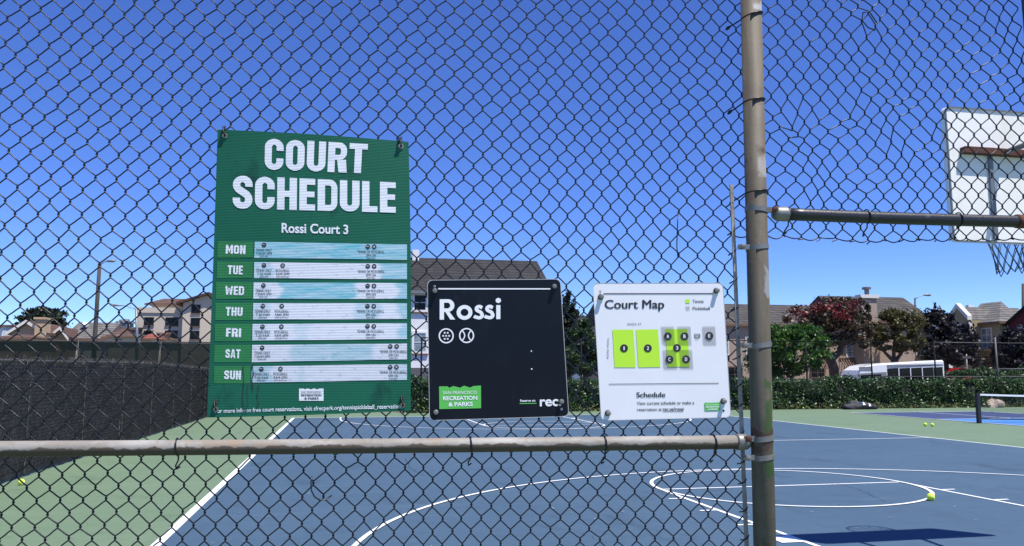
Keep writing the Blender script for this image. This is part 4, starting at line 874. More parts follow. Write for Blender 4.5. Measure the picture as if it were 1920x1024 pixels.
# ------------------------------------------------------------------ tall green windscreen fence far left
gm = mat('green_windscreen', (.007, .014, .013), .9, spec=.08, noise=[(1.2, (.009, .018, .015), .4, .7), (5, (.014, .022, .02), .62, .8)], bump=(4, .5, .05))
nt = gm.node_tree; tr = nt.nodes.new('ShaderNodeBsdfTransparent'); ms = nt.nodes.new('ShaderNodeMixShader'); ms.inputs[0].default_value = .05
nt.links.new(nt.nodes['Principled BSDF'].outputs[0], ms.inputs[1]); nt.links.new(tr.outputs[0], ms.inputs[2]); nt.links.new(ms.outputs[0], nt.nodes['Material Output'].inputs[0])
GY = 34.2
gf = empty('windscreen_fence', (-14, GY, 0), 'tall fence with dark green see-through windscreen before the far left houses', 'fence')
gx = [-34 + 3.0 * k for k in range(12)]
for k in range(11):
    za, zb = 2.83 - .008 * k, 2.83 - .008 * (k + 1); t = MB(); nu = 10
    t.add([(gx[k] + .03 + (2.94) * i / nu, GY - .03 + .03 * math.sin(i * .9 + k), z) for z in (-.2, .9, 1.9, za) for i in range(nu + 1)], [(j * (nu + 1) + i, j * (nu + 1) + i + 1, (j + 1) * (nu + 1) + i + 1, (j + 1) * (nu + 1) + i) for j in range(3) for i in range(nu)]); t.build('windscreen', gm, gf, True)
for x in gx: cyl_between('post', (x, GY + .03, -.3), (x, GY + .03, 2.86), .035, M['black'], gf, 10)
cyl_between('top_rail', (gx[0], GY + .03, 2.86), (gx[-1], GY + .03, 2.78), .022, M['black'], gf, 10)

# ------------------------------------------------------------------ hedge with the far fence
HY = 32.85
M['ivy'] = leaf_mat('ivy_leaves', [(.012, .030, .008), (.022, .055, .012), (.035, .085, .018), (.055, .12, .03), (.085, .15, .05)], .45, .15)
M['ivy_core'] = mat('ivy_core', (.006, .010, .004), .9)
hx0, hx1 = 2.5, 60.0
hedge = empty('ivy_hedge', (20, HY + .4, 0), 'long dark ivy hedge along the far edge of the courts', 'hedge')
def hedge_top(x): return 1.33 + .06 * np.sin(x * .9) + .05 * np.sin(x * 2.3 + 1) + .04 * np.sin(x * 5.1) + .03 * np.sin(x * 11.3)
xs = np.linspace(hx0, hx1, 90); t = MB(); vs = []
for x in xs: h = float(hedge_top(x)) - .1; vs += [(x, HY + .10, 0), (x, HY + .14, h * .6), (x, HY + .25, h), (x, HY + 1.0, h), (x, HY + 1.1, -.2)]
t.add(vs, [(5 * i + j, 5 * i + 5 + j, 5 * i + 6 + j, 5 * i + 1 + j) for i in range(89) for j in range(4)]); t.build('branches', M['ivy_core'], hedge)
NL = 42000
x = rng.uniform(hx0, hx1, NL) ; k = rng.uniform(0, 1, NL); h = hedge_top(x)
top = k > .8; z = np.where(top, h - .08 + rng.normal(0, .07, NL), rng.uniform(.0, 1, NL) ** .9 * h)
y = np.where(top, HY + .1 + rng.uniform(0, 1.0, NL), HY + .06 + .13 * np.sin(x * 1.9) * np.cos(z * 3) + .09 * np.sin(x * 4.7 + 2 * z) * np.cos(z * 6 + x) + rng.normal(0, .06, NL) - .12 * (1 - z / h) ** 3)
q = leaf_quads(np.stack([x, y, z], 1), .058); quads_mesh('leaves', q, M['ivy'], hedge)['kind'] = 'stuff'
M['dry_ivy'] = leaf_mat('dry_ivy', [(.05, .07, .015), (.12, .14, .04), (.20, .19, .09), (.10, .14, .03)], .5, .2)
NL = 5200; x = rng.uniform(hx0, hx1, NL); z = np.abs(rng.normal(0, .12, NL)); y = HY - .12 + rng.normal(0, .09, NL)
q = leaf_quads(np.stack([x, y, z + .02], 1), .055); quads_mesh('lower_leaves', q, M['dry_ivy'], hedge)['kind'] = 'stuff'
ff = empty('far_court_fence', (30, HY + .55, 0), 'thin dark chain link fence rising out of the ivy hedge', 'fence')
zt = lambda x_: float(np.interp(x_, [2, 26, 60], [3.02, 3.02, 3.02])); HF = HY + .55
px_posts = [790, 960, 1090, 1200, 1345, 1512, 1634, 1753]
pxs = [onY(p_, 680, HF).x for p_ in px_posts]
for x_ in pxs: cyl_between('post', (x_, HF, 0), (x_, HF, 3.03), .036, M['fence_black'], ff, 10)
cyl_between('top_rail', (pxs[0], HF, 3.02), (pxs[-1], HF, 3.02), .02, M['fence_black'], ff, 8)
ex = onY(1869, 680, HF).x
cyl_between('post', (ex, HF, 0), (ex, HF, 3.30), .045, M['post_grey'], ff, 10); cyl_between('top_rail', (pxs[-1], HF, 3.02), (ex, HF, 3.02), .02, M['post_grey'], ff, 8)
cyl_between('top_rail', (ex, HF, 3.02), (ex + 12, HF, 3.02), .02, M['post_grey'], ff, 8); cyl_between('mid_rail', (ex, HF, 1.78), (ex + 12, HF, 1.82), .022, M['galv'], ff, 8)
cyl_between('mid_rail', (pxs[-2], HF - .05, 1.42), (ex + 12, HF - .05, 1.42), .022, M['post_grey'], ff, 8)
t = MB(); pit = .11
xa, xb = pxs[0], ex
for k in range(int((xb - xa) / pit)):
    x_ = xa + k * pit; t.add([(x_, HF, 1.2), (x_ + .004, HF, 1.2), (x_ + 1.8 + .004, HF, 3.0), (x_ + 1.8, HF, 3.0)], [(0, 1, 2, 3)]); t.add([(x_, HF + .004, 3.0), (x_ + .004, HF + .004, 3.0), (x_ + 1.804, HF + .004, 1.2), (x_ + 1.8, HF + .004, 1.2)], [(0, 1, 2, 3)])
t.build('mesh_weave', M['mesh_grey'], ff)['kind'] = 'stuff'

# ------------------------------------------------------------------ trees and bushes
def tree(name, label, cat, base, blobs, n_leaf, size, lm, trunk_r, limbs, group=None, core=None, extra=None, trunk_m=None):
    """blobs: list of (centre, radii); limbs: list of point lists"""
    o = empty(name, base, label, cat, group)
    if limbs:
        t = MB()
        for P, r0, r1 in limbs: t.tube(P, [r0 + (r1 - r0) * i / (len(P) - 1) for i in range(len(P))], 8)
        t.build('trunk', trunk_m or M['bark'], o, True)
    C = []; vol = np.array([np.prod(r) ** (2 / 3) for c, r in blobs]); vol /= vol.sum()
    for (c, r), w in zip(blobs, vol):
        nc = max(5, int(70 * w)); d = rng.normal(size=(nc, 3)); d /= np.linalg.norm(d, axis=1)[:, None]
        cc = np.array(c) + d * np.array(r) * (rng.uniform(.45, 1.0, (nc, 1)) ** .6); nl = int(n_leaf * w / nc)
        for q_ in cc:
            sg = np.array(r) * rng.uniform(.10, .22); C.append(q_ + rng.normal(size=(nl, 3)) * sg)
    quads_mesh('crown', leaf_quads(np.concatenate(C), size), lm, o)['kind'] = 'stuff'
    if extra:
        lm2, n2, sel = extra; C2 = []
        for c, r in sel: C2.append(np.array(c) + rng.normal(size=(n2 // len(sel), 3)) * np.array(r))
        quads_mesh('red_shoots', leaf_quads(np.concatenate(C2), size), lm2, o)['kind'] = 'stuff'
    return o
def blob(px, py, rx, ry, y, ry_d=None):
    """crown lobe seen round a photo point, half sizes in px"""
    c = onY(px, py, y); k = math.hypot(c.x, c.y) / F_PX; return (tuple(c), (rx * k, (ry_d or rx) * k, ry * k))
def limb(pts, y, r0, r1): return ([tuple(onY(a, b, y + (e[0] if e else 0))) for a, b, *e in pts], r0, r1)
L_bronze = leaf_mat('bronze_leaves', [(.032, .036, .018), (.06, .062, .032), (.09, .068, .042), (.085, .032, .026), (.11, .10, .06)], .4)
L_red = leaf_mat('red_leaves', [(.10, .010, .012), (.20, .018, .022), (.14, .02, .02), (.05, .015, .012)], .45)
L_bright = leaf_mat('bright_leaves', [(.025, .065, .010), (.05, .12, .016), (.085, .185, .025), (.038, .09, .014)], .4, .3)
L_olive = leaf_mat('olive_leaves', [(.05, .05, .016), (.088, .085, .026), (.125, .112, .036), (.09, .066, .026)], .5)
L_purple = leaf_mat('purple_leaves', [(.010, .009, .012), (.018, .016, .022), (.028, .024, .030), (.014, .016, .012)], .5)
L_green = leaf_mat('mid_leaves', [(.020, .045, .012), (.035, .075, .018), (.055, .105, .026), (.028, .055, .014)], .5)
L_dark = leaf_mat('dark_leaves', [(.012, .020, .010), (.020, .034, .014), (.034, .050, .022)], .5)
ty = 60.0
g0 = lambda px: tuple(Vector((onY(px, 700, ty).x, ty, -.44)))
tree('bronze_tree', 'broad bronze leaved tree with red tips and forked trunk before the taupe house', 'tree', g0(1565),
     [blob(1520, 605, 26, 22, ty), blob(1497, 597, 22, 18, ty), blob(1628, 596, 12, 22, ty), blob(1612, 572, 12, 10, ty), blob(1560, 585, 34, 24, ty), blob(1590, 594, 28, 24, ty), blob(1580, 620, 40, 24, ty), blob(1618, 625, 18, 20, ty), blob(1545, 572, 16, 12, ty), blob(1575, 566, 14, 10, ty), blob(1545, 630, 24, 14, ty), blob(1610, 640, 18, 14, ty), blob(1590, 572, 16, 11, ty), blob(1530, 585, 20, 14, ty)], 21000, .125, L_bronze, .3,
     [limb([(1566, 716), (1563, 690), (1556, 672), (1552, 662)], ty, .42, .34), limb([(1556, 675), (1540, 655), (1525, 625), (1510, 605)], ty, .30, .06), limb([(1555, 676), (1575, 660), (1580, 640), (1590, 605)], ty, .36, .08), limb([(1545, 660), (1545, 630), (1550, 590)], ty, .2, .05), limb([(1578, 650), (1600, 630), (1620, 605)], ty, .18, .05)],
     extra=(L_red, 620, [blob(1541, 572, 9, 5, ty - 1), blob(1560, 576, 8, 5, ty - 2), blob(1588, 588, 8, 7, ty - 2.2), blob(1598, 572, 7, 6, ty - 1.5), blob(1490, 590, 8, 6, ty - 1), blob(1505, 585, 7, 6, ty - 1.4), blob(1533, 576, 7, 5, ty - 1.3), blob(1575, 590, 6, 5, ty - 2)]))
tree('olive_tree', 'rounded olive brown tree behind the white bus roof', 'tree', tuple(Vector((onY(1680, 700, ty + .5).x, ty + .5, -.44))),
     [blob(1665, 612, 26, 24, ty + .5), blob(1700, 618, 28, 30, ty + .5), blob(1680, 598, 26, 16, ty + .5), blob(1650, 635, 18, 18, ty + .5), blob(1705, 648, 22, 18, ty + .5), blob(1672, 645, 30, 12, ty + .5)], 16000, .12, L_olive, .3,
     [limb([(1682, 716), (1681, 690), (1676, 674)], ty + .5, .35, .28), limb([(1677, 678), (1660, 662), (1650, 640)], ty + .5, .2, .05), limb([(1678, 678), (1690, 662), (1702, 635)], ty + .5, .2, .05), limb([(1676, 676), (1676, 650), (1680, 610)], ty + .5, .18, .05)])
tree('bright_bush', 'bright green leafy bush just right of the fence post', 'bush', tuple(Vector((onY(1480, 700, 37).x, 37, -.2))),
     [blob(1470, 640, 44, 28, 37), blob(1520, 640, 30, 26, 37), blob(1440, 650, 34, 36, 37), blob(1500, 672, 44, 26, 37), blob(1450, 685, 44, 26, 37), blob(1535, 650, 20, 24, 37), blob(1490, 622, 40, 12, 37)], 15000, .095, L_bright, .1,
     [limb([(1480, 712), (1478, 690), (1460, 650)], 37, .09, .03), limb([(1482, 712), (1500, 680), (1520, 645)], 37, .09, .03)])
tree('purple_plum_tree', 'dark purple plum tree between the taupe house and the yellow house', 'tree', tuple(Vector((onY(1775, 700, 63).x, 63, -.3))),
     [blob(1755, 625, 26, 34, 63), blob(1790, 640, 34, 30, 63), blob(1770, 605, 18, 18, 63), blob(1745, 600, 12, 14, 63), blob(1800, 665, 26, 20, 63), blob(1760, 660, 30, 22, 63)], 11000, .17, L_purple, .3,
     [limb([(1775, 712), (1774, 680), (1770, 640)], 63, .28, .12), limb([(1774, 680), (1795, 655)], 63, .16, .05), limb([(1773, 670), (1752, 630)], 63, .15, .05)])
tree('purple_plum_tree', 'dark purple plum tree in front of the red house at the right edge', 'tree', tuple(Vector((onY(1905, 700, 60).x, 60, -.3))),
     [blob(1892, 650, 22, 26, 60), blob(1918, 645, 26, 22, 60), blob(1905, 672, 34, 16, 60), blob(1935, 660, 24, 26, 60), blob(1878, 665, 14, 14, 60)], 8000, .17, L_purple, .3,
     [limb([(1905, 712), (1906, 680), (1912, 645)], 60, .26, .1), limb([(1906, 682), (1890, 655)], 60, .13, .05)])
tree('dark_cypress', 'dark pointed evergreen beside the black sign', 'tree', tuple(Vector((onY(1066, 720, 52).x, 52, -.3))),
     [blob(1064, 575, 12, 26, 52), blob(1066, 615, 22, 34, 52), blob(1066, 660, 28, 40, 52), blob(1050, 600, 12, 24, 52), blob(1074, 590, 10, 18, 52)], 9000, .13, L_dark, .3, [limb([(1066, 725), (1065, 640), (1065, 560)], 52, .25, .05)])
tree('green_tree', 'mid green tree seen between the black and the white sign', 'tree', tuple(Vector((onY(1098, 720, 48).x, 48, -.3))),
     [blob(1090, 625, 20, 24, 48), blob(1105, 650, 26, 30, 48), blob(1080, 670, 24, 28, 48), blob(1125, 665, 26, 30, 48), blob(1100, 690, 34, 16, 48)], 9000, .12, L_green, .3, [limb([(1098, 725), (1098, 680), (1098, 620)], 48, .2, .05)])
tree('spreading_tree', 'dark rounded tree behind the tan gabled house on the far left', 'tree', tuple(Vector((onY(75, 700, 118).x, 118, -.6))),
     [blob(85, 600, 30, 16, 118), blob(60, 606, 24, 12, 118), blob(105, 598, 16, 14, 118), blob(45, 612, 14, 8, 118), blob(78, 588, 20, 8, 118)], 6500, .26, L_dark, .4, [limb([(78, 707), (78, 640), (80, 600)], 118, .5, .2), limb([(79, 640), (55, 610)], 118, .3, .1), limb([(79, 640), (105, 605)], 118, .3, .1)])
tree('street_bush', 'low green shrubs along the pavement behind the hedge on the right', 'bush', tuple(Vector((onY(1845, 700, 45).x, 45, -.58))),
     [blob(1800, 701, 24, 6, 45), blob(1840, 699, 26, 8, 45), blob(1880, 702, 26, 7, 45), blob(1912, 700, 20, 8, 45)], 5000, .10, L_green, .1, [limb([(1840, 716), (1840, 704), (1842, 696)], 45, .06, .02)])

# ------------------------------------------------------------------ buildings
def rect_face(p0, ux, uz, w, h): return [p0, p0 + ux * w, p0 + ux * w + uz * h, p0 + uz * h]
def window(parent, p0, ux, un, w, h, cols=2, rows=3, fm=None, gm_=None, sill=True, fw=.09):
    """p0 lower left corner on the wall, ux along the wall, un out of the wall"""
    uz = Vector((0, 0, 1)); fm = fm or M['trim']; gm_ = gm_ or M['glass_pale']
    def bar(a, b, c, d, d0, d1, t):      # rectangle a..b x c..d in wall coordinates, depth d0..d1
        P = [p0 + ux * x_ + uz * z_ + un * dd for dd in (d0, d1) for x_, z_ in ((a, c), (b, c), (b, d), (a, d))]; t.hexa([P[0], P[1], P[5], P[4], P[3], P[2], P[6], P[7]])
    t = MB(); bar(-fw, 0, -fw, h + fw, 0, .06, t); bar(w, w + fw, -fw, h + fw, 0, .06, t); bar(0, w, h, h + fw, 0, .059, t); bar(0, w, -fw, 0, 0, .059, t)
    for c in range(1, cols): bar(w * c / cols - .022, w * c / cols + .022, 0, h, 0.01, .05, t)
    for r in range(1, rows): bar(0, w, h * r / rows - .022, h * r / rows + .022, 0.01, .047, t)
    fr = t.build('window', fm, parent)
    for c in range(cols):
        for r in range(rows):
            t = MB(); bar(w * c / cols, w * (c + 1) / cols, h * r / rows, h * (r + 1) / rows, .004, .02, t); t.build('pane', gm_, fr)
    if sill: t = MB(); bar(-fw - .05, w + fw + .05, -fw - .09, -fw - .002, 0, .14, t); t.build('sill', M['sill'], fr)
    return fr
M['sill'] = mat('dark_sill', (.16, .09, .06), .8)
M['taupe'] = mat('taupe_stucco', (.38, .29, .225), .9, noise=[(.6, (.34, .26, .20), .4, .7), (4, (.41, .32, .25), .5, .75)], bump=(20, .3, .02))
M['sh_brown'] = shingle_mat('brown_shingle', (.072, .066, .058), (.108, .097, .084)); M['sh_grey'] = shingle_mat('grey_shingle', (.165, .158, .148), (.235, .22, .20)); M['sh_dark'] = shingle_mat('dark_shingle', (.026, .026, .027), (.042, .041, .041)); M['tile_red'] = shingle_mat('red_roof_tile', (.34, .075, .045), (.42, .13, .08), .25, .3)
X_ = Vector((1, 0, 0)); Y_ = Vector((0, 1, 0)); NY_ = Vector((0, -1, 0)); NX_ = Vector((-1, 0, 0))
ZG = -.44
def win_px(parent, y, x0, y0, x1, y1, **k):
    a = onY(x0, y1, y); b = onY(x1, y0, y); return window(parent, Vector((a.x, y, a.z)), X_, NY_, b.x - a.x, b.z - a.z, **k)
def prism_roof(name, x0, x1, y0, y1, ze, zr, m, parent, hip0=0, hip1=0, over=.35, ridge_y=None, fascia=None):
    """ridge along x"""
    ry = ridge_y if ridge_y is not None else (y0 + y1) / 2; a, b = x0 - (over if hip0 else .15), x1 + (over if hip1 else .15); c, d = y0 - over, y1 + over; t = MB()
    V = [(a, c, ze), (b, c, ze), (b, d, ze), (a, d, ze), (a + hip0, ry, zr), (b - hip1, ry, zr)]
    t.add(V, [(0, 1, 5, 4), (2, 3, 4, 5), (1, 2, 5), (3, 0, 4), (3, 2, 1, 0)]); o = t.build(name, m, parent)
    t = MB(); t.box((a, c - .03, ze - .2), (b, c + .04, ze + .015)); t.build('fascia', fascia or M['sill'], o); return o
# long taupe house
hy = 64.0
th_ = empty('taupe_house', (onY(1560, 700, hy).x, hy, ZG), 'long taupe stucco house with brown shingle roof and chimney', 'house')
xa = onY(1150, 600, hy).x; xm = onY(1598, 600, hy).x; xb = onY(1737, 600, hy).x; ze = onY(1420, 608, hy).z; ze2 = onY(1700, 604, hy).z
t = MB(); t.box((xa, hy, ZG), (xm, hy + 9, ze)); t.build('wall', M['taupe'], th_)
t = MB(); t.box((xm + .003, hy - .6, ZG), (xb, hy + 9.5, ze2)); t.build('wall', M['taupe'], th_)
zr1 = onY(1480, 572, hy + 4.5).z; zr2 = onY(1650, 557, hy + 4.4).z
prism_roof('roof', xa, xm - .2, hy, hy + 9, ze, zr1, M['sh_brown'], th_); prism_roof('roof', xm - .1, xb, hy - .6, hy + 9.5, ze2, zr2, M['sh_brown'], th_, .05, xb + .35 - onY(1693, 557, hy + 4.45).x)
a = onY(1618, 620, hy - 1.1); b = onY(1643, 552, hy - 1.1)
t = MB(); t.box((a.x, hy - 1.1, ZG), (b.x, hy - .603, b.z - .35)); ch = t.build('chimney', M['taupe'], th_)
t = MB(); t.box((a.x - .15, hy - 1.25, b.z - .35), (b.x + .15, hy - .45, b.z - .05)); t.build('chimney_cap', M['trim'], ch)
t = MB(); cx_ = (a.x + b.x) / 2; t.tube([(cx_, hy - .85, b.z - .05), (cx_, hy - .85, b.z + .45)], .2, 14); t.tube([(cx_, hy - .85, b.z + .45), (cx_, hy - .85, b.z + .62), (cx_, hy - .85, b.z + .66)], [.38, .38, .3], 14); t.build('chimney_pot', M['galv'], ch)
for w_ in ((1588, 640, 1606, 668), (1719, 640, 1731, 665)): win_px(th_, hy - .6 if w_[0] > 1598 else hy, *w_, cols=2, rows=3)
for w_ in ((1400, 632, 1412, 664), (1530, 645, 1544, 668), (1350, 632, 1364, 664)): win_px(th_, hy, *w_, cols=2, rows=3)
for w_ in ((1521, 690, 1544, 707), (1592, 690, 1606, 707), (1365, 689, 1390, 716)): win_px(th_, hy, *w_, cols=2, rows=2, gm_=M['glass'], fm=M['sill'])
for x0, x1 in ((1518, 1550), (1576, 1612)):      # slatted awnings
    a = onY(x0, 690, hy); b = onY(x1, 673, hy); t = MB(); n = 9
    for k in range(n):
        xx = a.x + (b.x - a.x) * k / (n - 1); t.hexa([(xx, hy - .75, a.z), (xx + .07, hy - .75, a.z), (xx + .07, hy - .65, a.z), (xx, hy - .65, a.z), (xx, hy - .02, b.z), (xx + .07, hy - .02, b.z), (xx + .07, hy - .0, b.z), (xx, hy - .0, b.z)])
    t.box((a.x - .1, hy - .80, a.z - .08), (b.x + .15, hy - .70, a.z)); t.box((a.x - .1, hy - .1, b.z), (b.x + .15, hy - .003, b.z + .1)); t.build('awning', M['sill'], th_)
# white house with dark roof behind the black sign
wy = 56.0
wh = empty('white_house', (onY(900, 700, wy).x, wy, ZG), 'white house with dark shingle roof behind the black sign', 'house')
xa = onY(560, 600, wy).x; xb = onY(1034, 600, wy).x; ze = onY(790, 546, wy).z
t = MB(); t.box((xa, wy, ZG), (xb, wy + 10, ze)); t.build('wall', M['white'], wh)
prism_roof('roof', xa, xb, wy, wy + 10, ze, onY(880, 486, wy + 5).z, M['sh_dark'], wh, fascia=M['steel_grey'])
for w_ in ((777, 554, 798, 581), (776, 625, 798, 659), (880, 554, 905, 581), (960, 554, 985, 581), (880, 625, 905, 659)): win_px(wh, wy, *w_, cols=1, rows=2, fm=M['white'], gm_=M['glass'] if w_[1] < 600 else M['glass_pale'], fw=.14)
M['base_grey'] = mat('grey_base_paint', (.10, .10, .105), .8)
a = onY(770, 724, wy - .12); b = onY(1000, 690, wy - .12); t = MB(); t.box((xa, wy - .12, ZG), (xb, wy - .003, b.z)); t.build('plinth', M['base_grey'], wh)
a = onY(772, 500, wy + 5); t = MB(); t.box((a.x, wy + 4.5, ze), (a.x + .5, wy + 5.3, onY(778, 470, wy + 5).z)); t.build('chimney', M['white'], wh)
# small grey house seen between the two square signs
gy = 84.0; gh = empty('small_grey_house', (onY(1108, 700, gy).x, gy, ZG), 'small grey roofed house glimpsed left of the white sign', 'house')
xa, xb = onY(1088, 600, gy).x, onY(1135, 600, gy).x; ze = onY(1100, 612, gy).z
t = MB(); t.box((xa, gy, ZG), (xb, gy + 7, ze)); t.build('wall', M['white'], gh); prism_roof('roof', xa, xb, gy, gy + 7, ze, onY(1110, 592, gy + 3.5).z, M['sh_dark'], gh); win_px(gh, gy, 1102, 618, 1112, 634, cols=1, rows=2)
# yellow house with grey hip roof
M['olive'] = mat('olive_stucco', (.36, .285, .16), .9, noise=[(.8, (.32, .25, .14), .4, .7)])
ox = onY(1877, 640, 66).x; oh = empty('yellow_house', (ox + 4, 70, ZG), 'ochre house with grey hip roof and gabled wing at the right', 'house')
ze = onX(1877, 603, ox).z; yb = onX(1818, 640, ox).y
t = MB(); t.box((ox, 66, ZG), (onY(1914, 603, 66).x - .4, yb, ze)); t.build('wall', M['olive'], oh)
t = MB(); rx_ = ox + 3.6; pn = onX(1877, 565, rx_); pf = onX(1839, 568, rx_); x1 = onY(1914, 603, 66).x
c_ = [(ox - .4, 65.6, ze), (x1, 65.6, ze), (x1, yb + .4, ze), (ox - .4, yb + .4, ze), (rx_, pn.y, pn.z), (rx_, pf.y, pn.z)]
t.add(c_, [(0, 1, 4), (1, 2, 5, 4), (2, 3, 5), (3, 0, 4, 5), (3, 2, 1, 0)]); rf = t.build('roof', M['sh_grey'], oh)
t = MB(); t.box((ox - .44, 65.56, ze - .2), (ox - .3, yb + .44, ze + .01)); t.box((ox - .29, 65.56, ze - .2), (x1, 65.7, ze + .01)); t.build('fascia', M['sill'], rf)
wyb = onX(1783, 640, ox - 1.4).y; wx = ox - 1.4; wya = onX(1819, 640, wx).y; zw = onX(1818, 600, wx).z; zp = onX(1801, 577, wx).z
t = MB(); ym = (wya + wyb) / 2; V = [(wx, wya, ZG), (wx, wyb, ZG), (wx, wyb, zw), (wx, ym, zp), (wx, wya, zw)]; V2 = [(v_[0] + 7, v_[1], v_[2] - .01) for v_ in V]
t.add(V + V2, [(0, 1, 2, 3, 4)[::-1], (5, 6, 7, 8, 9), (0, 4, 9, 5), (1, 6, 7, 2)]); t.build('wing_wall', M['olive'], oh)
t = MB()
for (p, q) in (((wya, zw), (ym, zp)), ((ym, zp), (wyb, zw))):
    t.hexa([(wx + .3, p[0], p[1]), (wx + 7, p[0], p[1]), (wx + 7, q[0], q[1]), (wx + .3, q[0], q[1]), (wx + .3, p[0], p[1] + .1), (wx + 7, p[0], p[1] + .1), (wx + 7, q[0], q[1] + .1), (wx + .3, q[0], q[1] + .1)])
t.build('wing_roof', M['sh_grey'], oh)
for (p, q) in (((wya - .1, zw), (ym, zp)), ((ym + .01, zp), (wyb + .1, zw))):
    t = MB(); t.hexa([(wx - .2, p[0], p[1] + .0), (wx + .29, p[0], p[1]), (wx + .29, q[0], q[1]), (wx - .2, q[0], q[1]), (wx - .2, p[0], p[1] + .45), (wx + .29, p[0], p[1] + .45), (wx + .29, q[0], q[1] + .45), (wx - .2, q[0], q[1] + .45)]); t.build('gable_coping', M['trim'], oh)
t = MB(); t.box((ox - .1, yb - .3, ze), (ox + .5, yb + .1, ze + 1.9)); t.build('chimney', M['white'], oh)
for k in range(9):
    z_ = zw - .2 - k * .42; t = MB(); t.box((wx - .05 - (.03 if k % 2 else 0), wya - .06 - (.03 if k % 2 else 0), z_ - .36), (wx + .35, wya - .003, z_)); t.build('quoin', M['trim'], oh)
def win_x(parent, x, x0, y0, x1, y1, **k):
    a = onX(x0, y1, x); b = onX(x1, y0, x); return window(parent, Vector((x, a.y, a.z)), Vector((0, -1, 0)), NX_, abs(b.y - a.y), b.z - a.z, **k)
win_x(oh, ox, 1835, 616, 1858, 652, cols=3, rows=3); win_x(oh, wx, 1793, 609, 1808, 628, cols=2, rows=2)
a = onX(1828, 656, ox); b = onX(1868, 653, ox); t = MB(); t.box((ox - .8, b.y, a.z - .15), (ox - .003, a.y, a.z)); t.build('balcony_slab', M['olive'], oh)
t = MB(); a = onX(1833, 700, ox - .02); b = onX(1865, 668, ox - .02); t.box((ox - .05, b.y, ZG), (ox - .004, a.y, b.z)); t.build('garage_door', M['sill'], oh)
# red house at the right edge
M['red_wall'] = mat('dark_red_boards', (.115, .012, .018), .8, noise=[(3, (.09, .010, .015), .4, .7)])
rx = onY(1935, 640, 63).x; yf = onX(1893, 640, rx).y; yn = onX(1975, 640, rx).y; rh = empty('red_house', (rx + 4, (yf + yn) / 2, ZG), 'dark red gabled house cut by the right edge', 'house')
zw = onX(1893, 608, rx).z; zp = onX(1932, 572, rx).z; ym = onX(1932, 600, rx).y
t = MB(); V = [(rx, yf, ZG), (rx, yn, ZG), (rx, yn, zw), (rx, ym, zp), (rx, yf, zw)]; V2 = [(rx + 9, v_[1], v_[2]) for v_ in V]
t.add(V + V2, [(0, 1, 2, 3, 4), (9, 8, 7, 6, 5), (0, 4, 9, 5), (1, 6, 7, 2)]); t.build('wall', M['red_wall'], rh)
for p, q in (((yf + .3, zw - .15), (ym, zp)), ((ym - .003, zp), (yn - .3, zw - .15))):
    t = MB(); t.hexa([(rx - .3, p[0], p[1]), (rx + 9, p[0], p[1]), (rx + 9, q[0], q[1]), (rx - .3, q[0], q[1]), (rx - .3, p[0], p[1] + .15), (rx + 9, p[0], p[1] + .15), (rx + 9, q[0], q[1] + .15), (rx - .3, q[0], q[1] + .15)]); t.build('roof', M['sh_dark'], rh)
win_x(rh, rx, 1909, 614, 1932, 624, cols=2, rows=1, fm=M['white'])
# far red tiled house behind the plum tree
fy = 100.0; fh = empty('red_tiled_house', (onY(1765, 700, fy).x, fy, ZG), 'distant house with red tile roof above the plum tree', 'house'); xa, xb = onY(1742, 600, fy).x, onY(1783, 600, fy).x; ze = onY(1760, 601, fy).z
t = MB(); t.box((xa, fy, ZG), (xb, fy + 8, ze)); t.build('wall', M['trim'], fh); prism_roof('roof', xa, xb, fy, fy + 8, ze, onY(1765, 589, fy + 4).z, M['tile_red'], fh, 1.2, 1.2); win_px(fh, fy, 1770, 603, 1778, 612, cols=1, rows=2)
# apartment block far left
M['cream'] = mat('cream_stucco', (.55, .47, .37), .9, noise=[(.3, (.50, .43, .34), .4, .7)]); M['brown_roof'] = shingle_mat('brown_roof_tile', (.13, .065, .045), (.17, .09, .065))
ay = 112.0; ap = empty('apartment_block', (onY(330, 700, ay).x, ay, -.6), 'cream apartment block with dark windows left of the green sign', 'building')
Z5 = lambda x, y: (200 + x * .19535, 520 + y * .19531)
pa, pb = onY(*Z5(298, 340), ay), onY(*Z5(742, 340), ay); pr = onY(*Z5(1500, 340), ay)
t = MB(); t.box((pa.x, ay, -.6), (pb.x, ay + 14, pa.z)); t.build('wall', M['cream'], ap)
zl = onY(*Z5(742, 246), ay - .8).z; zr_ = onY(*Z5(980, 166), ay - .8).z; xr_ = onY(*Z5(980, 200), ay - .8).x; x2 = xr_ + (xr_ - pb.x)
t = MB(); xl_ = pb.x + .003; V = [(xl_, ay - .8, -.6), (x2, ay - .8, -.6), (x2, ay - .8, zl), (xr_, ay - .8, zr_), (xl_, ay - .8, zl)]; V2 = [(v_[0], ay + 14, v_[2]) for v_ in V]; t.add(V + V2, [(0, 1, 2, 3, 4), (9, 8, 7, 6, 5), (0, 4, 9, 5), (1, 6, 7, 2)]); t.build('gable_wall', M['cream'], ap)
for p, q in (((xl_ - .8, zl - .25), (xr_, zr_)), ((xr_ + .003, zr_), (x2 + .8, zl - .25))):
    t = MB(); t.hexa([(p[0], ay - 1.4, p[1]), (q[0], ay - 1.4, q[1]), (q[0], ay + 14, q[1]), (p[0], ay + 14, p[1]), (p[0], ay - 1.4, p[1] + .3), (q[0], ay - 1.4, q[1] + .3), (q[0], ay + 14, q[1] + .3), (p[0], ay + 14, p[1] + .3)]); t.build('gable_roof', M['brown_roof'], ap)
t = MB(); t.box((pa.x - .1, ay - .15, pa.z + .003), (pb.x, ay + .2, pa.z + .7)); t.build('parapet', M['cream'], ap)
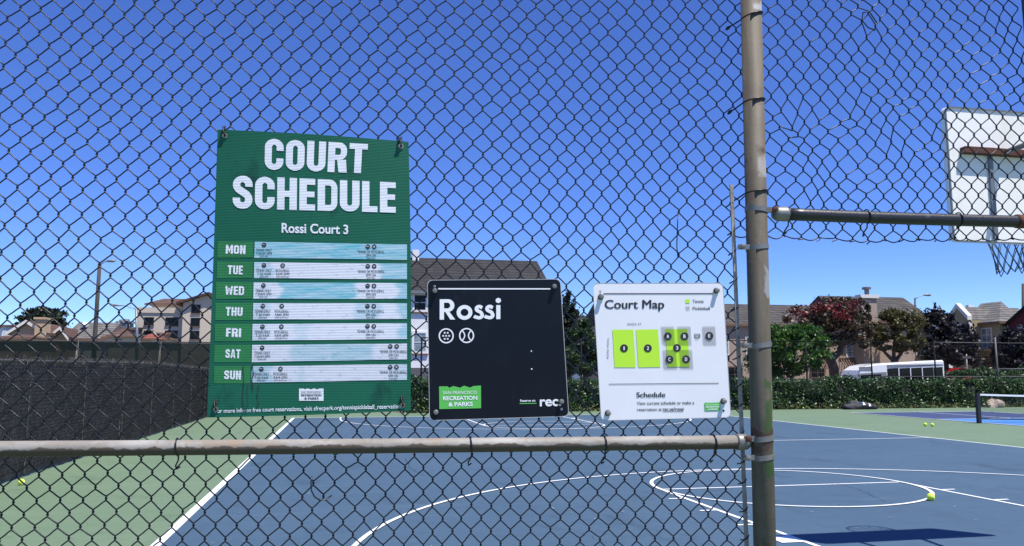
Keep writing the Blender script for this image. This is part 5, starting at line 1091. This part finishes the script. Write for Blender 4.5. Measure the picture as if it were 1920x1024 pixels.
ua, ub = onY(*Z5(432, 335), ay + 4), onY(*Z5(742, 262), ay + 4); t = MB(); t.box((ua.x, ay + 4, pa.z - .1), (ub.x, ay + 12, ub.z)); t.build('upper_storey', M['cream'], ap)
prism_roof('roof', ua.x, ub.x + 4, ay + 4, ay + 12, ub.z, onY(*Z5(600, 205), ay + 8).z, M['brown_roof'], ap, 1.5, 1.5, .8)
for w_ in ((365, 390, 448, 455), (570, 392, 683, 457), (360, 518, 440, 590), (565, 518, 677, 583)): win_px(ap, ay, *Z5(w_[0], w_[1]), *Z5(w_[2], w_[3]), cols=2, rows=1, fm=M['black'], gm_=M['glass'])
for w_ in ((818, 270, 895, 340), (812, 396, 890, 466), (805, 520, 885, 590)): win_px(ap, ay - .8, *Z5(w_[0], w_[1]), *Z5(w_[2], w_[3]), cols=2, rows=1, fm=M['black'], gm_=M['glass'])
win_px(ap, ay + 4, *Z5(665, 315), *Z5(690, 334), cols=1, rows=1, gm_=M['glass']); win_px(ap, ay + 4, *Z5(702, 315), *Z5(726, 334), cols=1, rows=1, gm_=M['glass'])
# roofs and houses far left
Z6 = lambda x, y: (x * .19535, 560 + y * .19531)
def gable_house(name, label, zf, x0, x1, ye_, yr_, y, depth, wm, rm, ridge='x', hip=0, peak=None, windows=()):
    o = empty(name, (onY(zf((x0 + x1) / 2, 0)[0], 700, y).x, y, -.6), label, 'house'); xa = onY(*zf(x0, ye_), y).x; xb = onY(*zf(x1, ye_), y).x; ze = onY(*zf((x0 + x1) / 2, ye_), y).z
    if ridge == 'x':
        t = MB(); t.box((xa, y, -.6), (xb, y + depth, ze)); t.build('wall', wm, o); prism_roof('roof', xa, xb, y, y + depth, ze, onY(*zf((x0 + x1) / 2, yr_), y + depth / 2).z, rm, o, hip, hip)
    else:
        xp = onY(*zf(peak, yr_), y).x; zp = onY(*zf(peak, yr_), y).z; V = [(xa, y, -.6), (xb, y, -.6), (xb, y, ze), (xp, y, zp), (xa, y, ze)]; V2 = [(v_[0], y + depth, v_[2]) for v_ in V]
        t = MB(); t.add(V + V2, [(0, 1, 2, 3, 4), (9, 8, 7, 6, 5), (0, 4, 9, 5), (1, 6, 7, 2)]); t.build('wall', wm, o)
        for p, q in (((xa - .3, ze - .2), (xp, zp)), ((xp + .003, zp), (xb + .3, ze - .2))):
            t = MB(); t.hexa([(p[0], y - .4, p[1]), (q[0], y - .4, q[1]), (q[0], y + depth, q[1]), (p[0], y + depth, p[1]), (p[0], y - .4, p[1] + .22), (q[0], y - .4, q[1] + .22), (q[0], y + depth, q[1] + .22), (p[0], y + depth, p[1] + .22)]); t.build('roof', rm, o)
            t = MB(); t.hexa([(p[0], y - .47, p[1] - .12), (q[0], y - .47, q[1] - .12), (q[0], y - .403, q[1] - .12), (p[0], y - .403, p[1] - .12), (p[0], y - .47, p[1] + .2), (q[0], y - .47, q[1] + .2), (q[0], y - .403, q[1] + .2), (p[0], y - .403, p[1] + .2)]); t.build('barge_board', M['trim'], o)
    for w_ in windows: win_px(o, y, *zf(w_[0], w_[1]), *zf(w_[2], w_[3]), cols=2, rows=1, gm_=M['glass'])
    return o
M['tan'] = mat('tan_siding', (.50, .36, .22), .85, noise=[(.5, (.46, .33, .20), .4, .7)])
tan = gable_house('tan_house', 'tan gabled house with square chimney on the far left', Z6, 100, 425, 330, 225, 92, 12, M['tan'], M['brown_roof'], 'y', peak=262)
a = onY(*Z6(345, 200), 91.4); b = onY(*Z6(440, 200), 91.4); t = MB(); t.box((a.x, 91.2, -.6), (b.x, 93, a.z)); ch = t.build('chimney', M['tan'], tan)
t = MB(); t.box((a.x - .12, 91.05, a.z), (b.x + .12, 93.1, a.z + .22)); t.build('chimney_cap', M['tan'], ch)
gable_house('tan_house', 'small tan gable with brown roof between tan chimney and grey roof', Z6, 480, 640, 380, 288, 95, 10, M['tan'], M['brown_roof'], 'y', peak=585)
gable_house('brown_roofed_house', 'low house with brown roof in front of the tan gable', Z6, -60, 300, 372, 345, 84, 7, M['tan'], M['brown_roof'], 'x', 1.5)
gr = gable_house('grey_roofed_house', 'house with wide grey roof and skylight by the leaning pole', Z6, 610, 1010, 385, 228, 98, 11, M['white'], M['sh_grey'], 'x')
a = onY(*Z6(790, 262), 101.2); b = onY(*Z6(845, 242), 101.2); t = MB(); t.hexa([(a.x, 100.6, a.z - .2), (b.x, 100.6, a.z - .2), (b.x, 101.6, b.z - .1), (a.x, 101.6, b.z - .1), (a.x, 100.5, a.z + .1), (b.x, 100.5, a.z + .1), (b.x, 101.5, b.z + .2), (a.x, 101.5, b.z + .2)]); t.build('skylight', M['white'], gr)
gable_house('white_house', 'white house corner at the extreme left edge', Z6, -120, 33, 262, 250, 110, 8, M['white'], M['brown_roof'], 'x')
gable_house('brown_roofed_house', 'house with brown gable just right of the leaning pole', Z6, 1010, 1150, 372, 285, 96, 9, M['white'], M['brown_roof'], 'x', 1.0)
gable_house('red_tiled_house', 'low house with bright red tile roof below the apartment block', Z5, 300, 440, 585, 535, 96, 7, M['cream'], M['tile_red'], 'x', 1.2)
gable_house('brown_roofed_house', 'low brown hip roof in front of the apartment block windows', Z5, 395, 560, 590, 530, 100, 8, M['cream'], M['brown_roof'], 'x', 2.2)
dk = gable_house('dark_flat_house', 'dark house with flat roof and vent pipes beside the far lamp', Z5, 10, 262, 490, 478, 108, 10, mat('slate_wall', (.10, .10, .12), .9), M['sh_dark'], 'x')
for x_, y_ in ((150, 430), (190, 425), (118, 445), (165, 440), (240, 448)):
    a = onY(*Z5(x_, 492), 110); b = onY(*Z5(x_, y_), 110); t = MB(); t.tube([tuple(a), tuple(b), tuple(b + Vector((0, 0, .05))), tuple(b + Vector((0, 0, .3)))], [.22, .22, .42, .36], 10); t.build('vent_pipe', M['steel_grey'], dk)
gable_house('cream_flat_house', 'low cream building under the dark flat roofed house', Z5, 20, 300, 560, 552, 94, 8, M['cream'], M['sh_grey'], 'x', windows=((95, 562, 130, 585),))

# ------------------------------------------------------------------ poles and lamps
def pole_obj(name, label, cat, pts, r0, r1, m, arm=None, head=None, group=None):
    base = pts[0]; o = empty(name, base, label, cat, group); t = MB(); t.tube(pts, [r0 + (r1 - r0) * i / (len(pts) - 1) for i in range(len(pts))], 12); q = t.build('pole', m, o); smooth_sides(q)
    if arm: t = MB(); t.tube(arm, .04, 8); t.build('arm', M['galv'], o, True)
    if head:
        h, d = Vector(head[0]), Vector(head[1]); t = MB(); t.tube([h - d, h - d * .5, h + d * .5, h + d], [.05, .10, .12, .05], 10); t.build('lamp_head', M['galv'], o, True)
    return o
y = 72.0; b0 = onY(174.5, 700, y); b0.z = -.5
pole_obj('utility_pole', 'thick leaning dark pole with a small lamp on the left', 'pole', [tuple(b0), tuple(onY(178, 634, y)), tuple(onY(182, 570, y)), tuple(onY(187, 494, y))], .2, .15, M['wood'], [tuple(onY(187, 497, y)), tuple(onY(196, 491, y)), tuple(onY(206, 489.5, y))], (onY(208, 489.5, y), Vector((.35, 0, .02))))
y = 90.0; b0 = onY(257, 700, y); b0.z = -.5
pole_obj('street_lamp', 'thin far street lamp with long arm left of the apartment block', 'street lamp', [tuple(b0), tuple(onY(257, 634, y)), tuple(onY(255.5, 579, y))], .17, .12, M['steel_grey'], [tuple(onY(255.5, 580, y)), tuple(onY(246, 577, y)), tuple(onY(235, 573.5, y)), tuple(onY(222, 573, y))], (onY(217, 572.5, y), Vector((-.55, 0, .02))))
y = 70.0; b0 = onY(1716, 700, y); b0.z = -.44
pole_obj('street_lamp', 'street lamp with curved arm above the plum tree on the right', 'street lamp', [tuple(b0), tuple(onY(1716, 630, y)), tuple(onY(1715.5, 559, y))], .10, .08, M['wood'], [tuple(onY(1716, 561, y)), tuple(onY(1722, 557, y)), tuple(onY(1730, 554, y)), tuple(onY(1737, 553.5, y))], (onY(1739, 553.3, y), Vector((.4, 0, .0))))
y = 62.5; b0 = onY(1919, 700, 75); b0.z = -.44
pole_obj('utility_pole', 'dark pole rising behind the red house at the right edge', 'pole', [tuple(b0), tuple(onY(1919, 620, 75)), tuple(onY(1918.5, 532, 75))], .2, .16, M['wood'])
y = 46.0; b0 = onY(1812, 700, y); b0.z = -.58
sg_ = pole_obj('street_sign', 'small grey street sign on a thin post behind the hedge', 'sign', [tuple(b0), tuple(onY(1812, 664, y))], .035, .035, M['galv']); a = onY(1804, 672.5, y); b = onY(1820, 667.5, y)
t = MB(); t.box((a.x, y - .05, a.z), (b.x, y - .037, b.z)); t.build('sign_plate', M['post_grey'], sg_)

# ------------------------------------------------------------------ bus and car
by = 54.0; A = onY(1609, 705, by); B = onY(1773, 705, by); BL = B.x - A.x; bw = 2.2
bus = empty('shuttle_bus', (A.x, by, -.58), 'white shuttle bus with dark windows parked behind the hedge', 'bus')
M['bus_white'] = mat('bus_paint', (.80, .80, .80), .25, coat=.4, noise=[(2, (.76, .76, .76), .4, .7)]); M['bus_grey'] = mat('bus_grey_paint', (.20, .205, .22), .4); M['tyre'] = mat('tyre', (.015, .015, .015), .8)
RS = .05                                    # the street climbs to the right
zb = lambda x_: RS * (x_ - A.x)
H0, H1 = onY(1700, 679, by).z - .55 * RS * BL, 0
prof = [(0, .55), (BL, .55), (BL, H0 - .12), (BL - .12, H0), (1.6, H0 - .02), (.75, H0 - .12), (.18, H0 - .42), (.04, H0 - .75), (.1, H0 - 1.05), (.0, H0 - 1.2)]
prof = [(x_, z_ - .58 + .2 if z_ < 1 else z_) for x_, z_ in prof]
n = len(prof); t = MB(); rows_ = []
for yy, ins in ((by - .0, .1), (by + .12, 0), (by + bw - .12, 0), (by + bw, .1)):
    rows_ += [(A.x + min(max(x_, ins if x_ < .5 else x_), BL - ins if x_ > BL - .5 else x_), yy, (z_ - ins if z_ > H0 - .5 else z_) + zb(A.x + x_)) for x_, z_ in prof]
t.add(rows_, [tuple(range(n))] + [tuple(range(4 * n - 1, 3 * n - 1, -1))] + [(r * n + i, (r + 1) * n + i, (r + 1) * n + (i + 1) % n, r * n + (i + 1) % n) for r in range(3) for i in range(n)]); t.build('body', M['bus_white'], bus)
def bus_panel(name, x0, y0, x1, y1, m, d, parent=bus, sk=0):
    a, b = onY(x0, y1, by), onY(x1, y0, by); c_, d_ = a.z, b.z; dz = RS * (b.x - a.x)
    t = MB(); t.hexa([(a.x, by - d, c_ - 0), (b.x, by - d, c_ + 0), (b.x, by - d + .02, c_), (a.x, by - d + .02, c_), (a.x + sk, by - d, d_ - dz), (b.x + sk, by - d, d_), (b.x + sk, by - d + .02, d_), (a.x + sk, by - d + .02, d_ - dz)]); return t.build(name, m, parent)
for x0, x1, y0 in ((1665, 1684, 690.2), (1688, 1706, 689.6), (1710, 1728, 689.0), (1732, 1749.5, 688.4), (1752.5, 1767, 688.0)): bus_panel('window', x0, y0, x1, 720, M['glass'], .022)
bus_panel('cab_panel', 1609.5, 697.5, 1662, 712, M['bus_grey'], .016); bus_panel('window', 1614, 701.5, 1652, 711, M['glass'], .03)
bus_panel('drip_rail', 1663, 683.2, 1768, 684.2, M['bus_grey'], .03); bus_panel('vent_grille', 1610.5, 687, 1634, 695, M['bus_grey'], .024); bus_panel('marker_light', 1621, 684, 1631, 685.3, M['black'], .024)
for x_ in (1.1, BL - 1.6):
    for yy in (by - .02, by + bw - .23):
        c_ = Vector((A.x + x_, yy, -.58 + .42 + zb(A.x + x_) * .35)); t = MB(); t.tube([c_, c_ + Vector((0, .25, 0))], .42, 24); w_ = t.build('wheel', M['tyre'], bus); t = MB(); t.tube([c_ - Vector((0, .01, 0)), c_ + Vector((0, .02, 0))], .22, 16); t.build('rim', M['galv'], w_)
def car(name, label, px0, px1, y, zbase, paint):
    a, b = onY(px0, 700, y), onY(px1, 700, y); L = b.x - a.x; o = empty(name, (a.x, y, zbase), label, 'car'); k = L / 4.4
    pr_ = [(0, .35), (.0, .62), (.12, .78), (.95, .9), (1.55, 1.36), (2.0, 1.43), (3.0, 1.42), (3.75, .98), (4.25, .9), (4.4, .62), (4.4, .35)]
    n = len(pr_); t = MB(); V = []
    for yy, ins in ((0, .0), (.12, .0), (1.6, 0), (1.72, 0)):
        V += [(a.x + x_ * k, y + yy + (.18 if z_ > 1.2 and yy == 0 else -.18 if z_ > 1.2 and yy == 1.72 else 0), zbase + z_) for x_, z_ in pr_]
    t.add(V, [tuple(range(n))[::-1], tuple(range(3 * n, 4 * n))] + [(r * n + i, (r + 1) * n + i, (r + 1) * n + (i + 1) % n, r * n + (i + 1) % n) for r in range(3) for i in range(n)]); t.build('body', paint, o)
    for x0, x1, xa_, xb_ in ((1.15, 2.2, 1.62, 2.2), (2.28, 3.55, 2.28, 2.98)):
        t = MB(); t.hexa([(a.x + x0 * k, y - .012 + .02, zbase + .93), (a.x + x1 * k, y + .008, zbase + .95), (a.x + x1 * k, y + .06, zbase + .95), (a.x + x0 * k, y + .06, zbase + .93), (a.x + xa_ * k, y + .135, zbase + 1.33), (a.x + xb_ * k, y + .135, zbase + 1.35), (a.x + xb_ * k, y + .2, zbase + 1.35), (a.x + xa_ * k, y + .2, zbase + 1.33)]); t.build('window', M['glass'], o)
    for x_ in (.85, 3.5):
        for yy in (-.01, 1.55):
            c_ = Vector((a.x + x_ * k, y + yy, zbase + .31)); t = MB(); t.tube([c_, c_ + Vector((0, .18, 0))], .31, 20); w_ = t.build('wheel', M['tyre'], o); t = MB(); t.tube([c_ - Vector((0, .008, 0)), c_ + Vector((0, .03, 0))], .18, 14); t.build('rim', M['galv'], w_)
    for x_, nm, mm in ((.03, 'headlight', M['white']), (4.34, 'tail_light', M['rust'])):
        for yy in (.08, 1.4): t = MB(); t.box((a.x + x_ * k - .04, y + yy, zbase + .64), (a.x + x_ * k + .05, y + yy + .24, zbase + .76)); t.build(nm, mm, o)
    return o
M['car_red'] = mat('red_car_paint', (.42, .015, .018), .25, coat=.5); M['car_dark'] = mat('dark_car_paint', (.03, .033, .04), .25, coat=.5)
cp = tag(slab('driveway', onY(1740, 700, 64).x, onY(2000, 700, 64).x, 58.5, 66, .62, M['concrete'], th=1.2), 'raised concrete forecourt before the houses on the right', None, kind='structure')
car('parked_car', 'red car parked under the plum tree beside the yellow house', 1782, 1834, 60.5, .625, M['car_red'])
car('parked_car', 'dark car behind the fence at the right edge', 1876, 1935, 58.8, .625, M['car_dark'])

# ------------------------------------------------------------------ bits of leaf and grit blown onto the courts
M['litter'] = leaf_mat('leaf_litter', [(.35, .33, .28), (.22, .17, .11), (.12, .09, .05), (.45, .44, .42)], .8, .1)
C = []
for k in range(170):
    px, py = rng.uniform(-60, 1980), 772 + 270 * rng.uniform(0, 1) ** .8
    p = gnd(px, py, .017); C.append((p.x, p.y, p.z))
q = leaf_quads(np.array(C), .016, 6.0); q[:, :, 2] = np.maximum(q[:, :, 2], .0165)
tag(quads_mesh('leaf_litter', q, M['litter']), 'tiny pale leaf bits scattered over the courts', 'litter', kind='stuff')
